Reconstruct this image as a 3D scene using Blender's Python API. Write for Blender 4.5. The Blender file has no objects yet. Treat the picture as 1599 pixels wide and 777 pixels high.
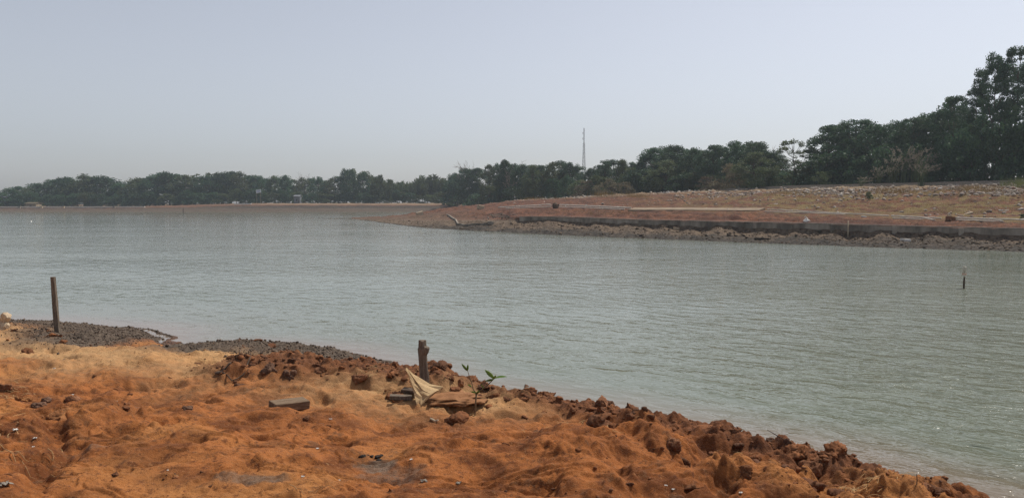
import bpy, bmesh, math, random
import numpy as np
from mathutils import Vector, Matrix

sc = bpy.context.scene
col = sc.collection
R = math.radians
rnd = random.Random(11)
rs = np.random.RandomState(5)

# ------------------------------------------------------------------ camera maths
F, CX, CY, H, PITCH = 1255.0, 799.5, 388.5, 2.5, R(3.215)
CP, SP = math.cos(PITCH), math.sin(PITCH)

def ray(x, y):
    u = (x - CX) / F; v = -(y - CY) / F
    return Vector((u, CP + v * SP, -SP + v * CP))
def onz(x, y, z=0.0):                 # where the sight line meets height z
    d = ray(x, y); t = (z - H) / d.z
    return Vector((d.x * t, d.y * t, z))
def atY(x, y, Y):                     # where the sight line reaches distance Y
    d = ray(x, y); t = Y / d.y
    return Vector((d.x * t, Y, H + d.z * t))

# ------------------------------------------------------------------ noise
def _h(ix, iy, seed):
    n = (ix.astype(np.int64) * 374761393 + iy.astype(np.int64) * 668265263 + seed * 1442695041) & 0xffffffff
    n = ((n ^ (n >> 13)) * 1274126177) & 0xffffffff
    n = ((n ^ (n >> 16)) * 2246822519) & 0xffffffff
    return ((n ^ (n >> 15)) & 0xffffff) / float(0xffffff)
def vnoise(x, y, seed=0):
    ix = np.floor(x); iy = np.floor(y); fx = x - ix; fy = y - iy
    u = fx * fx * fx * (fx * (fx * 6 - 15) + 10); v = fy * fy * fy * (fy * (fy * 6 - 15) + 10)
    a, b = _h(ix, iy, seed), _h(ix + 1, iy, seed)
    c, d = _h(ix, iy + 1, seed), _h(ix + 1, iy + 1, seed)
    return (a + (b - a) * u) * (1 - v) + (c + (d - c) * u) * v
def fbm(x, y, octv=4, seed=0, gain=0.5):
    s = np.zeros_like(x); amp = 1.0; tot = 0
    for o in range(octv):
        c, n = math.cos(o * 1.1), math.sin(o * 1.1)
        s += amp * vnoise((x * c - y * n) * 2 ** o, (x * n + y * c) * 2 ** o, seed + o * 17)
        tot += amp; amp *= gain
    return s / tot
def worley(x, y, seed=0):
    ix = np.floor(x); iy = np.floor(y); best = np.full(x.shape, 9.0)
    for i in (-1, 0, 1):
        for j in (-1, 0, 1):
            cx = ix + i; cy = iy + j
            d = (cx + _h(cx, cy, seed) - x) ** 2 + (cy + _h(cx, cy, seed + 91) - y) ** 2
            best = np.minimum(best, d)
    return np.sqrt(best)
def sstep(a, b, x):
    t = np.clip((x - a) / (b - a), 0, 1); return t * t * (3 - 2 * t)

# ------------------------------------------------------------------ mesh helpers
def fast_mesh(name, V, Fc, mats, smooth=False, attrs=None, mat_idx=None):
    V = np.asarray(V, np.float32); Fc = np.asarray(Fc, np.int32)
    m = bpy.data.meshes.new(name)
    n, k = Fc.shape
    m.vertices.add(len(V)); m.vertices.foreach_set('co', V.ravel())
    m.loops.add(n * k); m.loops.foreach_set('vertex_index', Fc.ravel())
    m.polygons.add(n); m.polygons.foreach_set('loop_start', np.arange(0, n * k, k, dtype=np.int32))
    if smooth: m.polygons.foreach_set('use_smooth', np.ones(n, bool))
    if mat_idx is not None: m.polygons.foreach_set('material_index', np.asarray(mat_idx, np.int32))
    for a, val in (attrs or {}).items():
        at = m.attributes.new(a, 'FLOAT', 'POINT'); at.data.foreach_set('value', np.asarray(val, np.float32))
    for q in (mats if isinstance(mats, (list, tuple)) else [mats]): m.materials.append(q)
    m.update(calc_edges=True); m.validate()
    return m
def link(name, mesh, parent=None, loc=None):
    o = bpy.data.objects.new(name, mesh); col.objects.link(o)
    if parent: o.parent = parent
    if loc is not None: o.location = loc
    return o
def tag(o, label=None, cat=None, group=None, kind=None):
    if label: o['label'] = label
    if cat: o['category'] = cat
    if group: o['group'] = group
    if kind: o['kind'] = kind
    return o
def empty(name, loc, rz=0.0):
    o = bpy.data.objects.new(name, None); col.objects.link(o)
    o.location = loc; o.rotation_euler = (0, 0, rz); o.empty_display_size = 0.1
    return o
def copy_tree(o, parent=None):
    c = o.copy(); col.objects.link(c)
    if parent: c.parent = parent
    for ch in list(o.children): copy_tree(ch, c)
    return c

class MB:
    def __init__(s): s.v = []; s.f = []; s.m = []
    def add(s, V, Fc, mi=0):
        b = len(s.v); s.v += [tuple(p) for p in V]
        s.f += [tuple(i + b for i in f) for f in Fc]; s.m += [mi] * len(Fc); return s
    def box(s, c, d, rz=0.0, ry=0.0, rx=0.0, bev=0.0, mi=0):
        bm = bmesh.new(); bmesh.ops.create_cube(bm, size=1.0)
        for v in bm.verts: v.co = Vector((v.co.x * d[0], v.co.y * d[1], v.co.z * d[2]))
        if bev > 0: bmesh.ops.bevel(bm, geom=bm.edges[:], offset=bev, segments=2, profile=.5, affect='EDGES')
        M = Matrix.Translation(Vector(c)) @ Matrix.Rotation(rz, 4, 'Z') @ Matrix.Rotation(ry, 4, 'Y') @ Matrix.Rotation(rx, 4, 'X')
        bm.verts.index_update()
        s.add([M @ v.co for v in bm.verts], [[v.index for v in f.verts] for f in bm.faces], mi); bm.free(); return s
    def tube(s, pts, rad, n=8, cap=True, mi=0, jit=0.0):
        pts = [Vector(p) for p in pts]
        if not isinstance(rad, (list, tuple)): rad = [rad] * len(pts)
        V = []; Fc = []; up = Vector((0.31, 0.2, 0.93)).normalized()
        prev = None
        for i, p in enumerate(pts):
            t = (pts[min(i + 1, len(pts) - 1)] - pts[max(i - 1, 0)])
            t = t.normalized() if t.length > 1e-9 else Vector((0, 0, 1))
            if prev is None:
                a = t.cross(up)
                if a.length < .1: a = t.cross(Vector((1, 0, 0)))
            else: a = prev - t * prev.dot(t)
            a.normalize(); prev = a; b = t.cross(a)
            for k in range(n):
                th = 2 * math.pi * k / n
                r = rad[i] * (1 + (rnd.uniform(-jit, jit) if jit else 0))
                V.append(p + (a * math.cos(th) + b * math.sin(th)) * r)
        for i in range(len(pts) - 1):
            for k in range(n):
                Fc.append((i * n + k, i * n + (k + 1) % n, (i + 1) * n + (k + 1) % n, (i + 1) * n + k))
        if cap:
            Fc.append(tuple(range(n - 1, -1, -1))); Fc.append(tuple(range((len(pts) - 1) * n, len(pts) * n)))
        return s.add(V, Fc, mi)
    def mesh(s, name, mats, smooth=False):
        m = bpy.data.meshes.new(name); m.from_pydata(s.v, [], s.f)
        for q in (mats if isinstance(mats, (list, tuple)) else [mats]): m.materials.append(q)
        m.polygons.foreach_set('material_index', s.m)
        if smooth: m.polygons.foreach_set('use_smooth', [True] * len(s.f))
        m.update(); return m
    def build(s, name, mats, parent=None, loc=None, smooth=False):
        return link(name, s.mesh(name, mats, smooth), parent, loc)

_ico = {}
def ico(sub):
    if sub not in _ico:
        bm = bmesh.new(); bmesh.ops.create_icosphere(bm, subdivisions=sub, radius=1.0)
        bm.verts.index_update()
        _ico[sub] = (np.array([v.co[:] for v in bm.verts]), np.array([[v.index for v in f.verts] for f in bm.faces])); bm.free()
    return _ico[sub]
def rock_v(sub, size, rough=0.35, flat=0.75, r=rs, facets=3):
    V, Fc = ico(sub); V = V.copy()
    for _ in range(facets + 3):                                   # chop flat faces off a ball
        d = r.normal(size=3); d /= np.linalg.norm(d); c = r.uniform(.45, .85)
        p = V @ d; V -= np.outer(np.maximum(p - c, 0), d)
    nz = r.normal(size=(3, 3)) * 2.2; ph = r.uniform(0, 6, 3)
    w = sum(np.sin(V @ nz[i] + ph[i]) for i in range(3)) / 3
    V *= (1 + rough * .5 * w + r.normal(size=len(V)) * rough * (.17 if sub == 2 else .10 if sub > 2 else .2))[:, None]
    V *= np.array([1, r.uniform(.65, 1), flat * r.uniform(.7, 1.1)]) * size
    a = r.uniform(0, 6.28); c, s = math.cos(a), math.sin(a)
    return V @ np.array([[c, s, 0], [-s, c, 0], [0, 0, 1]]), Fc
def scatter(name, P, S, sub, mats, rough=.35, flat=.75, sink=.25, nproto=10, attrs=None, idx=None):
    protos = [rock_v(sub, 1.0, rough, flat) for _ in range(nproto)]
    VV = []; FF = []; b = 0; AA = []
    for i, (p, s_) in enumerate(zip(P, S)):
        V, Fc = protos[rs.randint(nproto)]
        a = rs.uniform(0, 6.28); c, sn = math.cos(a), math.sin(a)
        W = (V @ np.array([[c, sn, 0], [-sn, c, 0], [0, 0, 1]])) * s_
        W = W + np.array([p[0], p[1], p[2] + s_ * flat * (1 - sink) * .6])
        VV.append(W); FF.append(Fc + b); b += len(V); AA.append(np.full(len(V), rs.rand()))
    return fast_mesh(name, np.concatenate(VV), np.concatenate(FF), mats, smooth=False, attrs={'rv': np.concatenate(AA)})

# ------------------------------------------------------------------ node helpers
def new_mat(name):
    m = bpy.data.materials.new(name); m.use_nodes = True
    nt = m.node_tree; b = nt.nodes['Principled BSDF']; b.inputs['Roughness'].default_value = 0.9
    b.inputs['Specular IOR Level'].default_value = 0.25
    return m, nt, b
class G:                                                           # tiny node-graph writer
    def __init__(s, nt): s.nt = nt
    def n(s, t, **kw):
        nd = s.nt.nodes.new(t)
        for k, v in kw.items(): setattr(nd, k, v)
        return nd
    def set(s, sock, v):
        if hasattr(v, 'is_output'): s.nt.links.new(v, sock)
        else: sock.default_value = v
    def pos(s): return s.n('ShaderNodeNewGeometry').outputs['Position']
    def objc(s): return s.n('ShaderNodeTexCoord').outputs['Object']
    def rand(s): return s.n('ShaderNodeObjectInfo').outputs['Random']
    def attr(s, a): return s.n('ShaderNodeAttribute', attribute_name=a).outputs['Fac']
    def scale(s, vec, sc3):
        nd = s.n('ShaderNodeVectorMath', operation='MULTIPLY'); s.set(nd.inputs[0], vec); nd.inputs[1].default_value = sc3
        return nd.outputs[0]
    def noise(s, vec, scale, detail=4, rough=.55, dist=0.0):
        nd = s.n('ShaderNodeTexNoise'); s.set(nd.inputs['Vector'], vec)
        nd.inputs['Scale'].default_value = scale; nd.inputs['Detail'].default_value = detail
        nd.inputs['Roughness'].default_value = rough; nd.inputs['Distortion'].default_value = dist
        return nd.outputs['Fac']
    def voro(s, vec, scale, feature='F1'):
        nd = s.n('ShaderNodeTexVoronoi', feature=feature); s.set(nd.inputs['Vector'], vec); nd.inputs['Scale'].default_value = scale
        return nd.outputs['Distance']
    def math(s, op, a, b=0.0, clamp=False):
        nd = s.n('ShaderNodeMath', operation=op, use_clamp=clamp); s.set(nd.inputs[0], a); s.set(nd.inputs[1], b)
        return nd.outputs[0]
    def ramp(s, f, a, b):
        nd = s.n('ShaderNodeMapRange', interpolation_type='SMOOTHSTEP'); s.set(nd.inputs[0], f)
        nd.inputs[1].default_value = a; nd.inputs[2].default_value = b
        return nd.outputs[0]
    def mix(s, f, a, b, mode='MIX'):
        nd = s.n('ShaderNodeMix', data_type='RGBA', blend_type=mode)
        s.set(nd.inputs[0], f)
        for sock, v in ((nd.inputs[6], a), (nd.inputs[7], b)):
            if hasattr(v, 'is_output'): s.nt.links.new(v, sock)
            else: sock.default_value = (v[0], v[1], v[2], 1)
        return nd.outputs[2]
    def bump(s, h, strength=.5, dist=.02, normal=None):
        nd = s.n('ShaderNodeBump'); s.set(nd.inputs['Height'], h)
        nd.inputs['Strength'].default_value = strength; nd.inputs['Distance'].default_value = dist
        if normal is not None: s.nt.links.new(normal, nd.inputs['Normal'])
        return nd.outputs[0]

def simple_mat(name, c1, c2, scale=20, rough=.85, bump=.4, bd=.01, stretch=(1, 1, 1), spec=.25, detail=5):
    m, nt, b = new_mat(name); g = G(nt)
    v = g.scale(g.objc(), stretch)
    f = g.noise(v, scale, detail, .62)
    nt.links.new(g.mix(g.ramp(f, .3, .7), c1, c2), b.inputs['Base Color'])
    b.inputs['Roughness'].default_value = rough; b.inputs['Specular IOR Level'].default_value = spec
    if bump: nt.links.new(g.bump(g.noise(v, scale * 2.3, 6, .65), bump, bd), b.inputs['Normal'])
    return m

# ------------------------------------------------------------------ soil materials
def soil_mat():
    m, nt, b = new_mat('red_laterite_soil'); g = G(nt); p = g.pos()
    big = g.noise(p, .55, 3, .5); mid = g.noise(p, 2.6, 5, .6, .4); fine = g.noise(p, 13, 8, .75); grain = g.noise(p, 42, 5, .75)
    c = g.mix(g.ramp(mid, .38, .62), (.165, .056, .019), (.365, .131, .040))
    c = g.mix(g.math('MULTIPLY', g.ramp(big, .50, .68), .8), c, (.46, .20, .066))
    c = g.mix(g.math('MULTIPLY', g.ramp(fine, .52, .62), .75), c, (.115, .042, .020))
    c = g.mix(g.math('MULTIPLY', g.ramp(g.noise(p, 5.5, 5, .7), .57, .66), .65), c, (.15, .072, .036))
    c = g.mix(g.math('MULTIPLY', g.ramp(grain, .56, .64), .38), c, (.48, .26, .12))
    c = g.mix(g.math('MULTIPLY', g.ramp(g.noise(p, 27, 6, .8), .57, .65), .8), c, (.10, .044, .022))
    # pale dry crust, brown clods, grey gravel and wet edge keep to their own ground
    c = g.mix(g.math('MULTIPLY', g.attr('dry'), g.math('ADD', .35, g.math('MULTIPLY', fine, .9)), True), c, (.52, .325, .158))
    c = g.mix(g.math('MULTIPLY', g.attr('clod'), .95), c, g.mix(g.ramp(fine, .35, .65), (.066, .029, .017), (.23, .093, .042)))
    c = g.mix(g.attr('grav'), c, g.mix(g.ramp(g.noise(p, 32, 5, .75), .35, .68), (.060, .046, .036), (.17, .130, .098)))
    c = g.mix(g.math('MULTIPLY', g.attr('ash'), .75), c, g.mix(g.ramp(fine, .4, .6), (.055, .048, .042), (.20, .165, .13)))
    c = g.mix(g.math('MULTIPLY', g.attr('wet'), .8), c, (.062, .042, .032))
    nt.links.new(c, b.inputs['Base Color'])
    r_ = g.math('SUBTRACT', .97, g.math('MULTIPLY', g.attr('wet'), .45)); nt.links.new(r_, b.inputs['Roughness'])
    b.inputs['Specular IOR Level'].default_value = .15
    n1 = g.bump(g.noise(p, 11, 9, .76), .7, .05)
    n2 = g.bump(g.noise(p, 60, 5, .8), .6, .015, n1)
    nt.links.new(n2, b.inputs['Normal'])
    return m
def bank_mat():
    m, nt, b = new_mat('embankment_fill'); g = G(nt); p = g.pos()
    mid = g.noise(p, .45, 5, .65, .3); fine = g.noise(p, 3.2, 7, .72); grain = g.noise(p, 11, 4, .8)
    c = g.mix(g.ramp(mid, .40, .60), (.082, .035, .024), (.172, .074, .042))
    c = g.mix(g.math('MULTIPLY', g.ramp(fine, .47, .58), .75), c, (.060, .034, .024))
    c = g.mix(g.math('MULTIPLY', g.ramp(grain, .58, .70), .8), c, (.36, .27, .19))
    c = g.mix(g.math('MULTIPLY', g.math('MULTIPLY', g.attr('grass'), g.ramp(g.noise(p, .55, 6, .75), .44, .56)), .85), c, (.165, .125, .05))
    c = g.mix(g.math('MULTIPLY', g.attr('mud'), .92), c, g.mix(g.ramp(fine, .35, .62), (.062, .048, .037), (.19, .142, .100)))
    c = g.mix(g.math('MULTIPLY', g.attr('tan'), .85), c, g.mix(g.ramp(fine, .35, .62), (.24, .18, .11), (.36, .285, .19)))
    c = g.mix(g.attr('wet'), c, g.mix(g.ramp(fine, .4, .6), (.032, .028, .024), (.085, .072, .06)))
    nt.links.new(c, b.inputs['Base Color']); b.inputs['Roughness'].default_value = .95; b.inputs['Specular IOR Level'].default_value = .15
    nt.links.new(g.bump(g.noise(p, 2.2, 8, .75), .7, .25), b.inputs['Normal'])
    return m
M_SOIL, M_BANK = soil_mat(), bank_mat()

def rv_mat(name, stops, nscale=20, rough=.95):
    m, nt, b = new_mat(name); g = G(nt)
    r_ = g.n('ShaderNodeValToRGB'); nt.links.new(g.attr('rv'), r_.inputs[0])
    e = r_.color_ramp.elements
    while len(e) < len(stops): e.new(.5)
    for i, c in enumerate(stops): e[i].position = i / (len(stops) - 1); e[i].color = (*c, 1)
    p = g.pos()
    c = g.mix(g.ramp(g.noise(p, nscale, 5, .7), .35, .7), r_.outputs[0], g.mix(.5, r_.outputs[0], (.05, .03, .02)))
    nt.links.new(c, b.inputs['Base Color']); b.inputs['Roughness'].default_value = rough; b.inputs['Specular IOR Level'].default_value = .15
    nt.links.new(g.bump(g.noise(p, nscale * 2, 5, .7), .5, .3 / nscale), b.inputs['Normal'])
    return m
M_GRAVEL = rv_mat('grey_gravel', [(.050, .038, .030), (.105, .080, .064), (.21, .165, .13), (.11, .060, .036)], 40)
M_CLOD = rv_mat('brown_clods', [(.11, .052, .030), (.17, .070, .031), (.27, .108, .045), (.12, .052, .028)], 30)
M_RUBBLE = rv_mat('pale_rubble', [(.58, .52, .45), (.36, .30, .25), (.66, .60, .53), (.24, .14, .10), (.50, .44, .38)], 6)
M_MUD = rv_mat('mud_clods', [(.045, .040, .034), (.15, .115, .085), (.23, .175, .125), (.032, .03, .027)], 6)
M_CONC = simple_mat('weathered_concrete', (.20, .175, .145), (.33, .29, .24), 9, .92, .4, .02)
M_DKCONC = simple_mat('dark_mossy_concrete', (.12, .104, .085), (.36, .315, .26), 1.1, .95, .5, .04, (1, 1, .35))
M_WOOD = simple_mat('grey_weathered_wood', (.10, .075, .055), (.21, .165, .125), 24, .9, .7, .012, (3, 3, .35))
M_TIMBER = simple_mat('brown_timber', (.115, .075, .046), (.22, .155, .10), 16, .9, .7, .012, (.5, 3, 3))
M_WOOD2 = simple_mat('dark_wet_wood', (.05, .035, .026), (.125, .085, .06), 18, .9, .6, .01, (2, 2, .5))
M_PALEWOOD = simple_mat('pale_plank', (.36, .28, .19), (.52, .43, .31), 3, .9, .3, .01, (1, 1, 4))
M_PIPE = simple_mat('pale_pipe', (.56, .50, .42), (.70, .65, .56), 2.5, .7, .1, .005)
M_LIME = simple_mat('pale_limestone', (.40, .29, .19), (.60, .48, .34), 14, .95, .8, .02)
M_WHITE = simple_mat('dirty_white_plastic', (.55, .52, .47), (.78, .76, .71), 12, .6, .2, .004)
M_STALK = simple_mat('dead_stalk', (.24, .13, .055), (.38, .22, .10), 8, .95, 0, 0)
M_STRAW = simple_mat('dry_straw', (.30, .18, .08), (.46, .31, .15), 8, .95, 0, 0)
M_CHAR = simple_mat('charcoal', (.018, .016, .015), (.06, .054, .05), 30, 1, .7, .01, (1, 1, 1), 0)
M_SLAB = simple_mat('tan_slab', (.20, .15, .105), (.30, .235, .17), 1.3, .95, .3, .02, (1, 3, 1))
HAZE, EXPO = 0.00035, 0.0
# ------------------------------------------------------------------ NEAR BANK (foreground soil)
shore_px = [(0, 503), (45, 503), (100, 505), (180, 511), (238, 518), (262, 530), (268, 543), (300, 549), (330, 547), (362, 541),
            (420, 540), (480, 546), (540, 555), (590, 564), (625, 573), (660, 592), (700, 603), (760, 611), (820, 620), (880, 634), (935, 641), (968, 654),
            (1050, 668), (1130, 681), (1200, 694), (1290, 713), (1330, 732), (1400, 753), (1480, 769), (1530, 781)]
shore = [onz(x, y, 0.0).xy[:] for x, y in shore_px]
shore = [(-70, 24), (-30, 19.5), (-16, 17.4)] + shore + [(5.6, 4.9), (8.2, 1.2), (12, -5), (20, -16), (30, -30)]
SH = np.array(shore)
POLY = np.concatenate([SH, np.array([[-70, -30.0]])])
def shore_dist(X, Y):                      # + inland, - over water
    best = np.full(X.shape, 1e9)
    for (ax, ay), (bx, by) in zip(SH[:-1], SH[1:]):
        dx, dy = bx - ax, by - ay; L = dx * dx + dy * dy
        t = np.clip(((X - ax) * dx + (Y - ay) * dy) / L, 0, 1)
        best = np.minimum(best, (X - ax - t * dx) ** 2 + (Y - ay - t * dy) ** 2)
    ins = np.zeros(X.shape, bool); n = len(POLY)
    for i in range(n):
        (ax, ay), (bx, by) = POLY[i], POLY[(i + 1) % n]
        if ay == by: continue
        c = ((ay > Y) != (by > Y)) & (X < (bx - ax) * (Y - ay) / (by - ay) + ax)
        ins ^= c
    d = np.sqrt(best); return np.where(ins, d, -d)
def seg_dist(X, Y, pts):
    best = np.full(X.shape, 1e9)
    for a, b in zip(pts[:-1], pts[1:]):
        dx, dy = b[0] - a[0], b[1] - a[1]; L = dx * dx + dy * dy + 1e-9
        t = np.clip(((X - a[0]) * dx + (Y - a[1]) * dy) / L, 0, 1)
        best = np.minimum(best, (X - a[0] - t * dx) ** 2 + (Y - a[1] - t * dy) ** 2)
    return np.sqrt(best)
def pxl(pts, z): return [onz(x, y, z).xy[:] for x, y in pts]

CLOD_RIDGE = pxl([(405, 590), (450, 588), (520, 596), (600, 600), (640, 606)], .3)
EDGE_RIDGE = pxl([(690, 606), (760, 612), (850, 634), (930, 640), (960, 655), (1040, 672), (1130, 690), (1200, 706), (1290, 735)], .25)
CHANNEL = pxl([(70, 652), (92, 690), (112, 712), (88, 728), (64, 748), (45, 790)], .55)
# bumps: pixel x, y of the foot, width in px, depth factor, height m
BUMPS = [(1275, 752, 72, 1.0, .24), (1050, 700, 120, 1.4, .16), (1010, 715, 150, 1.5, .12), (900, 720, 190, 1.6, .12), (1180, 715, 110, 1.2, .12),
         (1130, 745, 120, 1.2, .13), (1210, 770, 170, 1.2, .14), (1440, 785, 130, 1.0, .16), (1500, 790, 70, 1.0, .12), (1060, 775, 200, 1.2, .12), (920, 775, 200, 1.3, .10),
         (1000, 660, 70, 1.2, .12), (930, 640, 60, 1.0, .16), (855, 628, 50, 1.0, .10), (700, 602, 40, 1.0, .10), (1390, 770, 90, 1.0, .10),
         (300, 726, 120, 1.5, .06), (60, 700, 200, 1.8, .12), (820, 755, 160, 1.3, .09), (690, 735, 170, 1.4, .06), (480, 700, 190, 1.6, .05), (150, 610, 140, 1.5, .04)]
def near_h(X, Y):
    d = shore_dist(X, Y) + (fbm(X * 2.2, Y * 2.2, 3, 3) - .5) * .45
    z = .02 + .16 * sstep(0, .5, d) + .22 * sstep(.3, 2.4, d) + .32 * sstep(1.5, 7.5, d)
    left = sstep(-2.2, -4.5, X - .05 * Y)                          # low gravel beaches stay low
    gx = np.exp(-((X + 9.2) / 3.2) ** 2 - ((Y - 15.2) / 1.7) ** 2)
    z = z - .09 * np.clip(gx, 0, 1) * (d > 0)
    land = sstep(.15, .9, d)
    rough = sstep(-.2, .9, X / np.maximum(Y, 1.)*2.2) * sstep(4.2, .6, d)   # the right-hand edge is heaped
    z += land * ((fbm(X * .55, Y * .55, 3, 8) - .5) * .22 + (fbm(X * 1.7, Y * 1.7, 4, 21) - .5) * (.17 + .08 * rough) + rough * (fbm(X * 3.4, Y * 3.4, 5, 28, .62) - .5) * .27)
    wl = worley(X * 1.9 + .6 * fbm(X * 2, Y * 2, 2, 5), Y * 1.9, 12)
    z += land * rough * .15 * (np.clip(1 - wl, 0, 1) ** 1.5 - .22)
    wq = worley(X * 4.2 + 1.1 * fbm(X * 3, Y * 3, 3, 6), Y * 4.2 + 1.1 * fbm(X * 3 + 9, Y * 3, 3, 7), 33)
    z += land * rough * (.13 * np.clip(.72 - wq, 0, 1) + .03 * np.clip(.7 - worley(X * 10, Y * 10, 34), 0, 1))
    lump = np.zeros_like(X); clod = np.zeros_like(X)
    for x, y, w, k, hh in BUMPS:
        c = onz(x, y, .45); rx = w / F * c.y * .5; ry = rx * k
        q = ((X - c.x) / rx) ** 2 + ((Y - c.y - ry * .5) / ry) ** 2
        q = q * (1 + 1.5 * (fbm(X * 3, Y * 3, 4, 31, .6) - .5)) + .5 * (fbm(X * 7, Y * 7, 3, 37) - .5)
        lump += .8 * hh * (1 - sstep(.0, 1.0, q))
    z += lump
    r1 = seg_dist(X, Y, CLOD_RIDGE); k1 = sstep(.85, .25, r1 + (fbm(X * 3, Y * 3, 3, 41) - .5) * .5)
    r2 = seg_dist(X, Y, EDGE_RIDGE); k2 = sstep(.55, .12, r2 + (fbm(X * 2.5, Y * 2.5, 3, 43) - .5) * .5)
    clod = np.maximum(k1, k2 * .9)
    w1 = worley(X * 5.5, Y * 5.5, 2); w2 = worley(X * 13, Y * 13, 9)
    z += k1 * .17 + k2 * .08 + clod * (.09 * np.clip(.75 - w1, 0, 1) + .05 * np.clip(.7 - w2, 0, 1))
    # scattered small crumbs, shallow footmarks
    pit = worley(X * 1.3 + .4 * fbm(X * 4, Y * 4, 3, 2), Y * 1.3, 55); z -= land * .075 * sstep(.24, .08, pit)
    z += land * (.030 * np.clip(.42 - worley(X * 6.5, Y * 6.5, 71), 0, 1) * sstep(.45, .6, fbm(X * .9, Y * .9, 3, 77)) * 2)
    z += land * (fbm(X * 7, Y * 7, 5, 61, .62) - .5) * (.036 + .045 * rough) + land * (fbm(X * 17, Y * 17, 3, 62, .6) - .5) * .013
    tt = fbm(X * .9 + .3 * fbm(X * 4, Y * 4, 3, 51), Y * 1.3, 4, 52) * 9; fr = tt - np.floor(tt)
    z += land * .028 * (sstep(.80, 1.0, fr) - fr) * sstep(9.5, 5.5, d)
    ch = seg_dist(X, Y, CHANNEL) + (fbm(X * 5, Y * 5, 3, 66) - .5) * .16
    z -= .09 * sstep(.16, .02, ch)
    z = np.where(d < 0, np.maximum(-.5, .02 + d * .16), z)
    return z, d, clod, rough

rows = np.concatenate([np.linspace(-28, 1.5, 16)[:-1], np.linspace(1.5, 4.3, 40)[:-1],
                       1 / np.linspace(1 / 4.3, 1 / 21.0, 640)])
a_in = np.linspace(-.78, .78, 900)
cols = np.concatenate([np.linspace(-3.2, -.78, 60)[:-1], a_in, np.linspace(.78, 3.2, 60)[1:]])
YY, AA = np.meshgrid(rows, cols, indexing='ij')
XX = AA * np.maximum(YY, 6.0) * np.where(YY < 1.5, 1 + (1.5 - YY) * .12, 1)
nr, nc = XX.shape
def grid_faces(nr, nc):
    i = np.arange(nr * nc).reshape(nr, nc)
    return np.stack([i[:-1, :-1].ravel(), i[:-1, 1:].ravel(), i[1:, 1:].ravel(), i[1:, :-1].ravel()], 1)
Xf, Yf = XX.ravel(), YY.ravel()
Zf, Df, CLf, RGf = near_h(Xf, Yf)
gw = -.15 + 2.0 * sstep(-1.2, -3.5, Xf) + .4
grav = sstep(gw + .55, gw - .55, Df + 1.5 * (fbm(Xf * 1.3, Yf * 1.3, 4, 88) - .5)) * sstep(-.4, -1.4, Xf) * sstep(10.6, 11.4, Yf) * (1 - CLf)
grav = np.clip(grav * (1 - .9 * np.exp(-((Xf + 5.8) / .55) ** 4)) * (1 - .5 * sstep(-10.2, -11.2, Xf)), 0, 1)
dry = sstep(2.0, 3.2, Df + 2 * fbm(Xf * .8, Yf * .8, 3, 14)) * sstep(8.5, 11.5, Yf + 2.4 * (fbm(Xf * 1.1, Yf * 1.1, 4, 15) - .5)) * (1 - .75 * RGf)
tan2 = np.exp(-(((Xf + 1.1 - .0) / 1.5) ** 2 + ((Yf - 8.9) / .75) ** 2)) * .8 + np.exp(-(((Xf - 3.15) / .35) ** 2 + ((Yf - 6.9) / .55) ** 2)) * .7 + np.exp(-(((Xf + .1) / .9) ** 2 + ((Yf - 9.2) / .6) ** 2)) * .7
dry = np.clip(np.maximum(dry * .9, tan2 * (.5 + fbm(Xf * 3, Yf * 3, 3, 19))), 0, 1)
wet = sstep(.30, .02, Df - .10 * (fbm(Xf * 4, Yf * 4, 3, 23) - .3)) * (Df > -2)
wet = wet * (1 - .5 * grav)
ashc = onz(585, 712, .5); ash2 = onz(390, 768, .5); ash3 = onz(150, 716, .5)
ash = np.zeros_like(Xf)
for c, rx, ry, k in ((ashc, .19, .17, 1), (onz(612, 728, .5), .30, .2, .55), (ash2, .30, .10, .8), (ash3, .18, .1, .6)):
    q = ((Xf - c.x) / rx) ** 2 + ((Yf - c.y) / ry) ** 2 + 1.4 * (fbm(Xf * 6, Yf * 6, 3, 99) - .5)
    ash = np.maximum(ash, k * sstep(1.0, .2, q))
clod = np.clip(CLf + .75 * RGf * sstep(.45, .68, fbm(Xf * 1.6, Yf * 1.6, 4, 7)), 0, 1)
o = link('near_bank', fast_mesh('near_bank', np.stack([Xf, Yf, Zf], 1), grid_faces(nr, nc), M_SOIL, True,
         {'dry': dry, 'clod': clod, 'grav': grav, 'wet': wet, 'ash': ash}))
tag(o, 'uneven orange red laterite soil bank in the foreground', None, None, 'structure')
def gz(x, y):
    return float(near_h(np.array([float(x)]), np.array([float(y)]))[0][0])
def gpx(x, y):                                     # ground point seen at a pixel of the near bank
    z = .4
    for _ in range(12):
        p = onz(x, y, z); z = .5 * z + .5 * gz(p.x, p.y)
    return Vector((p.x, p.y, z))

# loose material of the near bank
def pick(mask_fn, n, xr, yr):
    X = rs.uniform(*xr, n); Y = rs.uniform(*yr, n)
    Z, D, C, RG = near_h(X, Y); k = mask_fn(X, Y, Z, D, C, RG) > rs.rand(n)
    return np.stack([X, Y, Z], 1)[k]
def gmask(X, Y, Z, D, C, RG):
    w_ = 2.0 * sstep(-1.2, -3.5, X) + .4; g = sstep(w_ + .5, w_ - 1.0, D + 1.2 * (fbm(X * 1.6, Y * 1.6, 4, 4) - .5)) * (D > -.06) * sstep(-.4, -1.4, X) * sstep(10.6, 11.4, Y) * (1 - .6 * C)
    return g * (1 - np.exp(-((X + 5.8) / .55) ** 4) * .9)
P = pick(gmask, 80000, (-13, 1.2), (9.5, 18))
S = np.clip(np.exp(rs.normal(-4.75, .5, len(P))), .005, .04)
tag(link('gravel', scatter('gravel', P, S, 1, M_GRAVEL)), 'grey gravel scattered on the low beach at the near waterline', 'gravel', None, 'stuff')
P1 = pick(lambda X, Y, Z, D, C, RG: C * .9 * (D > .02), 9000, (-5, 5.2), (5.5, 13))
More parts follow.
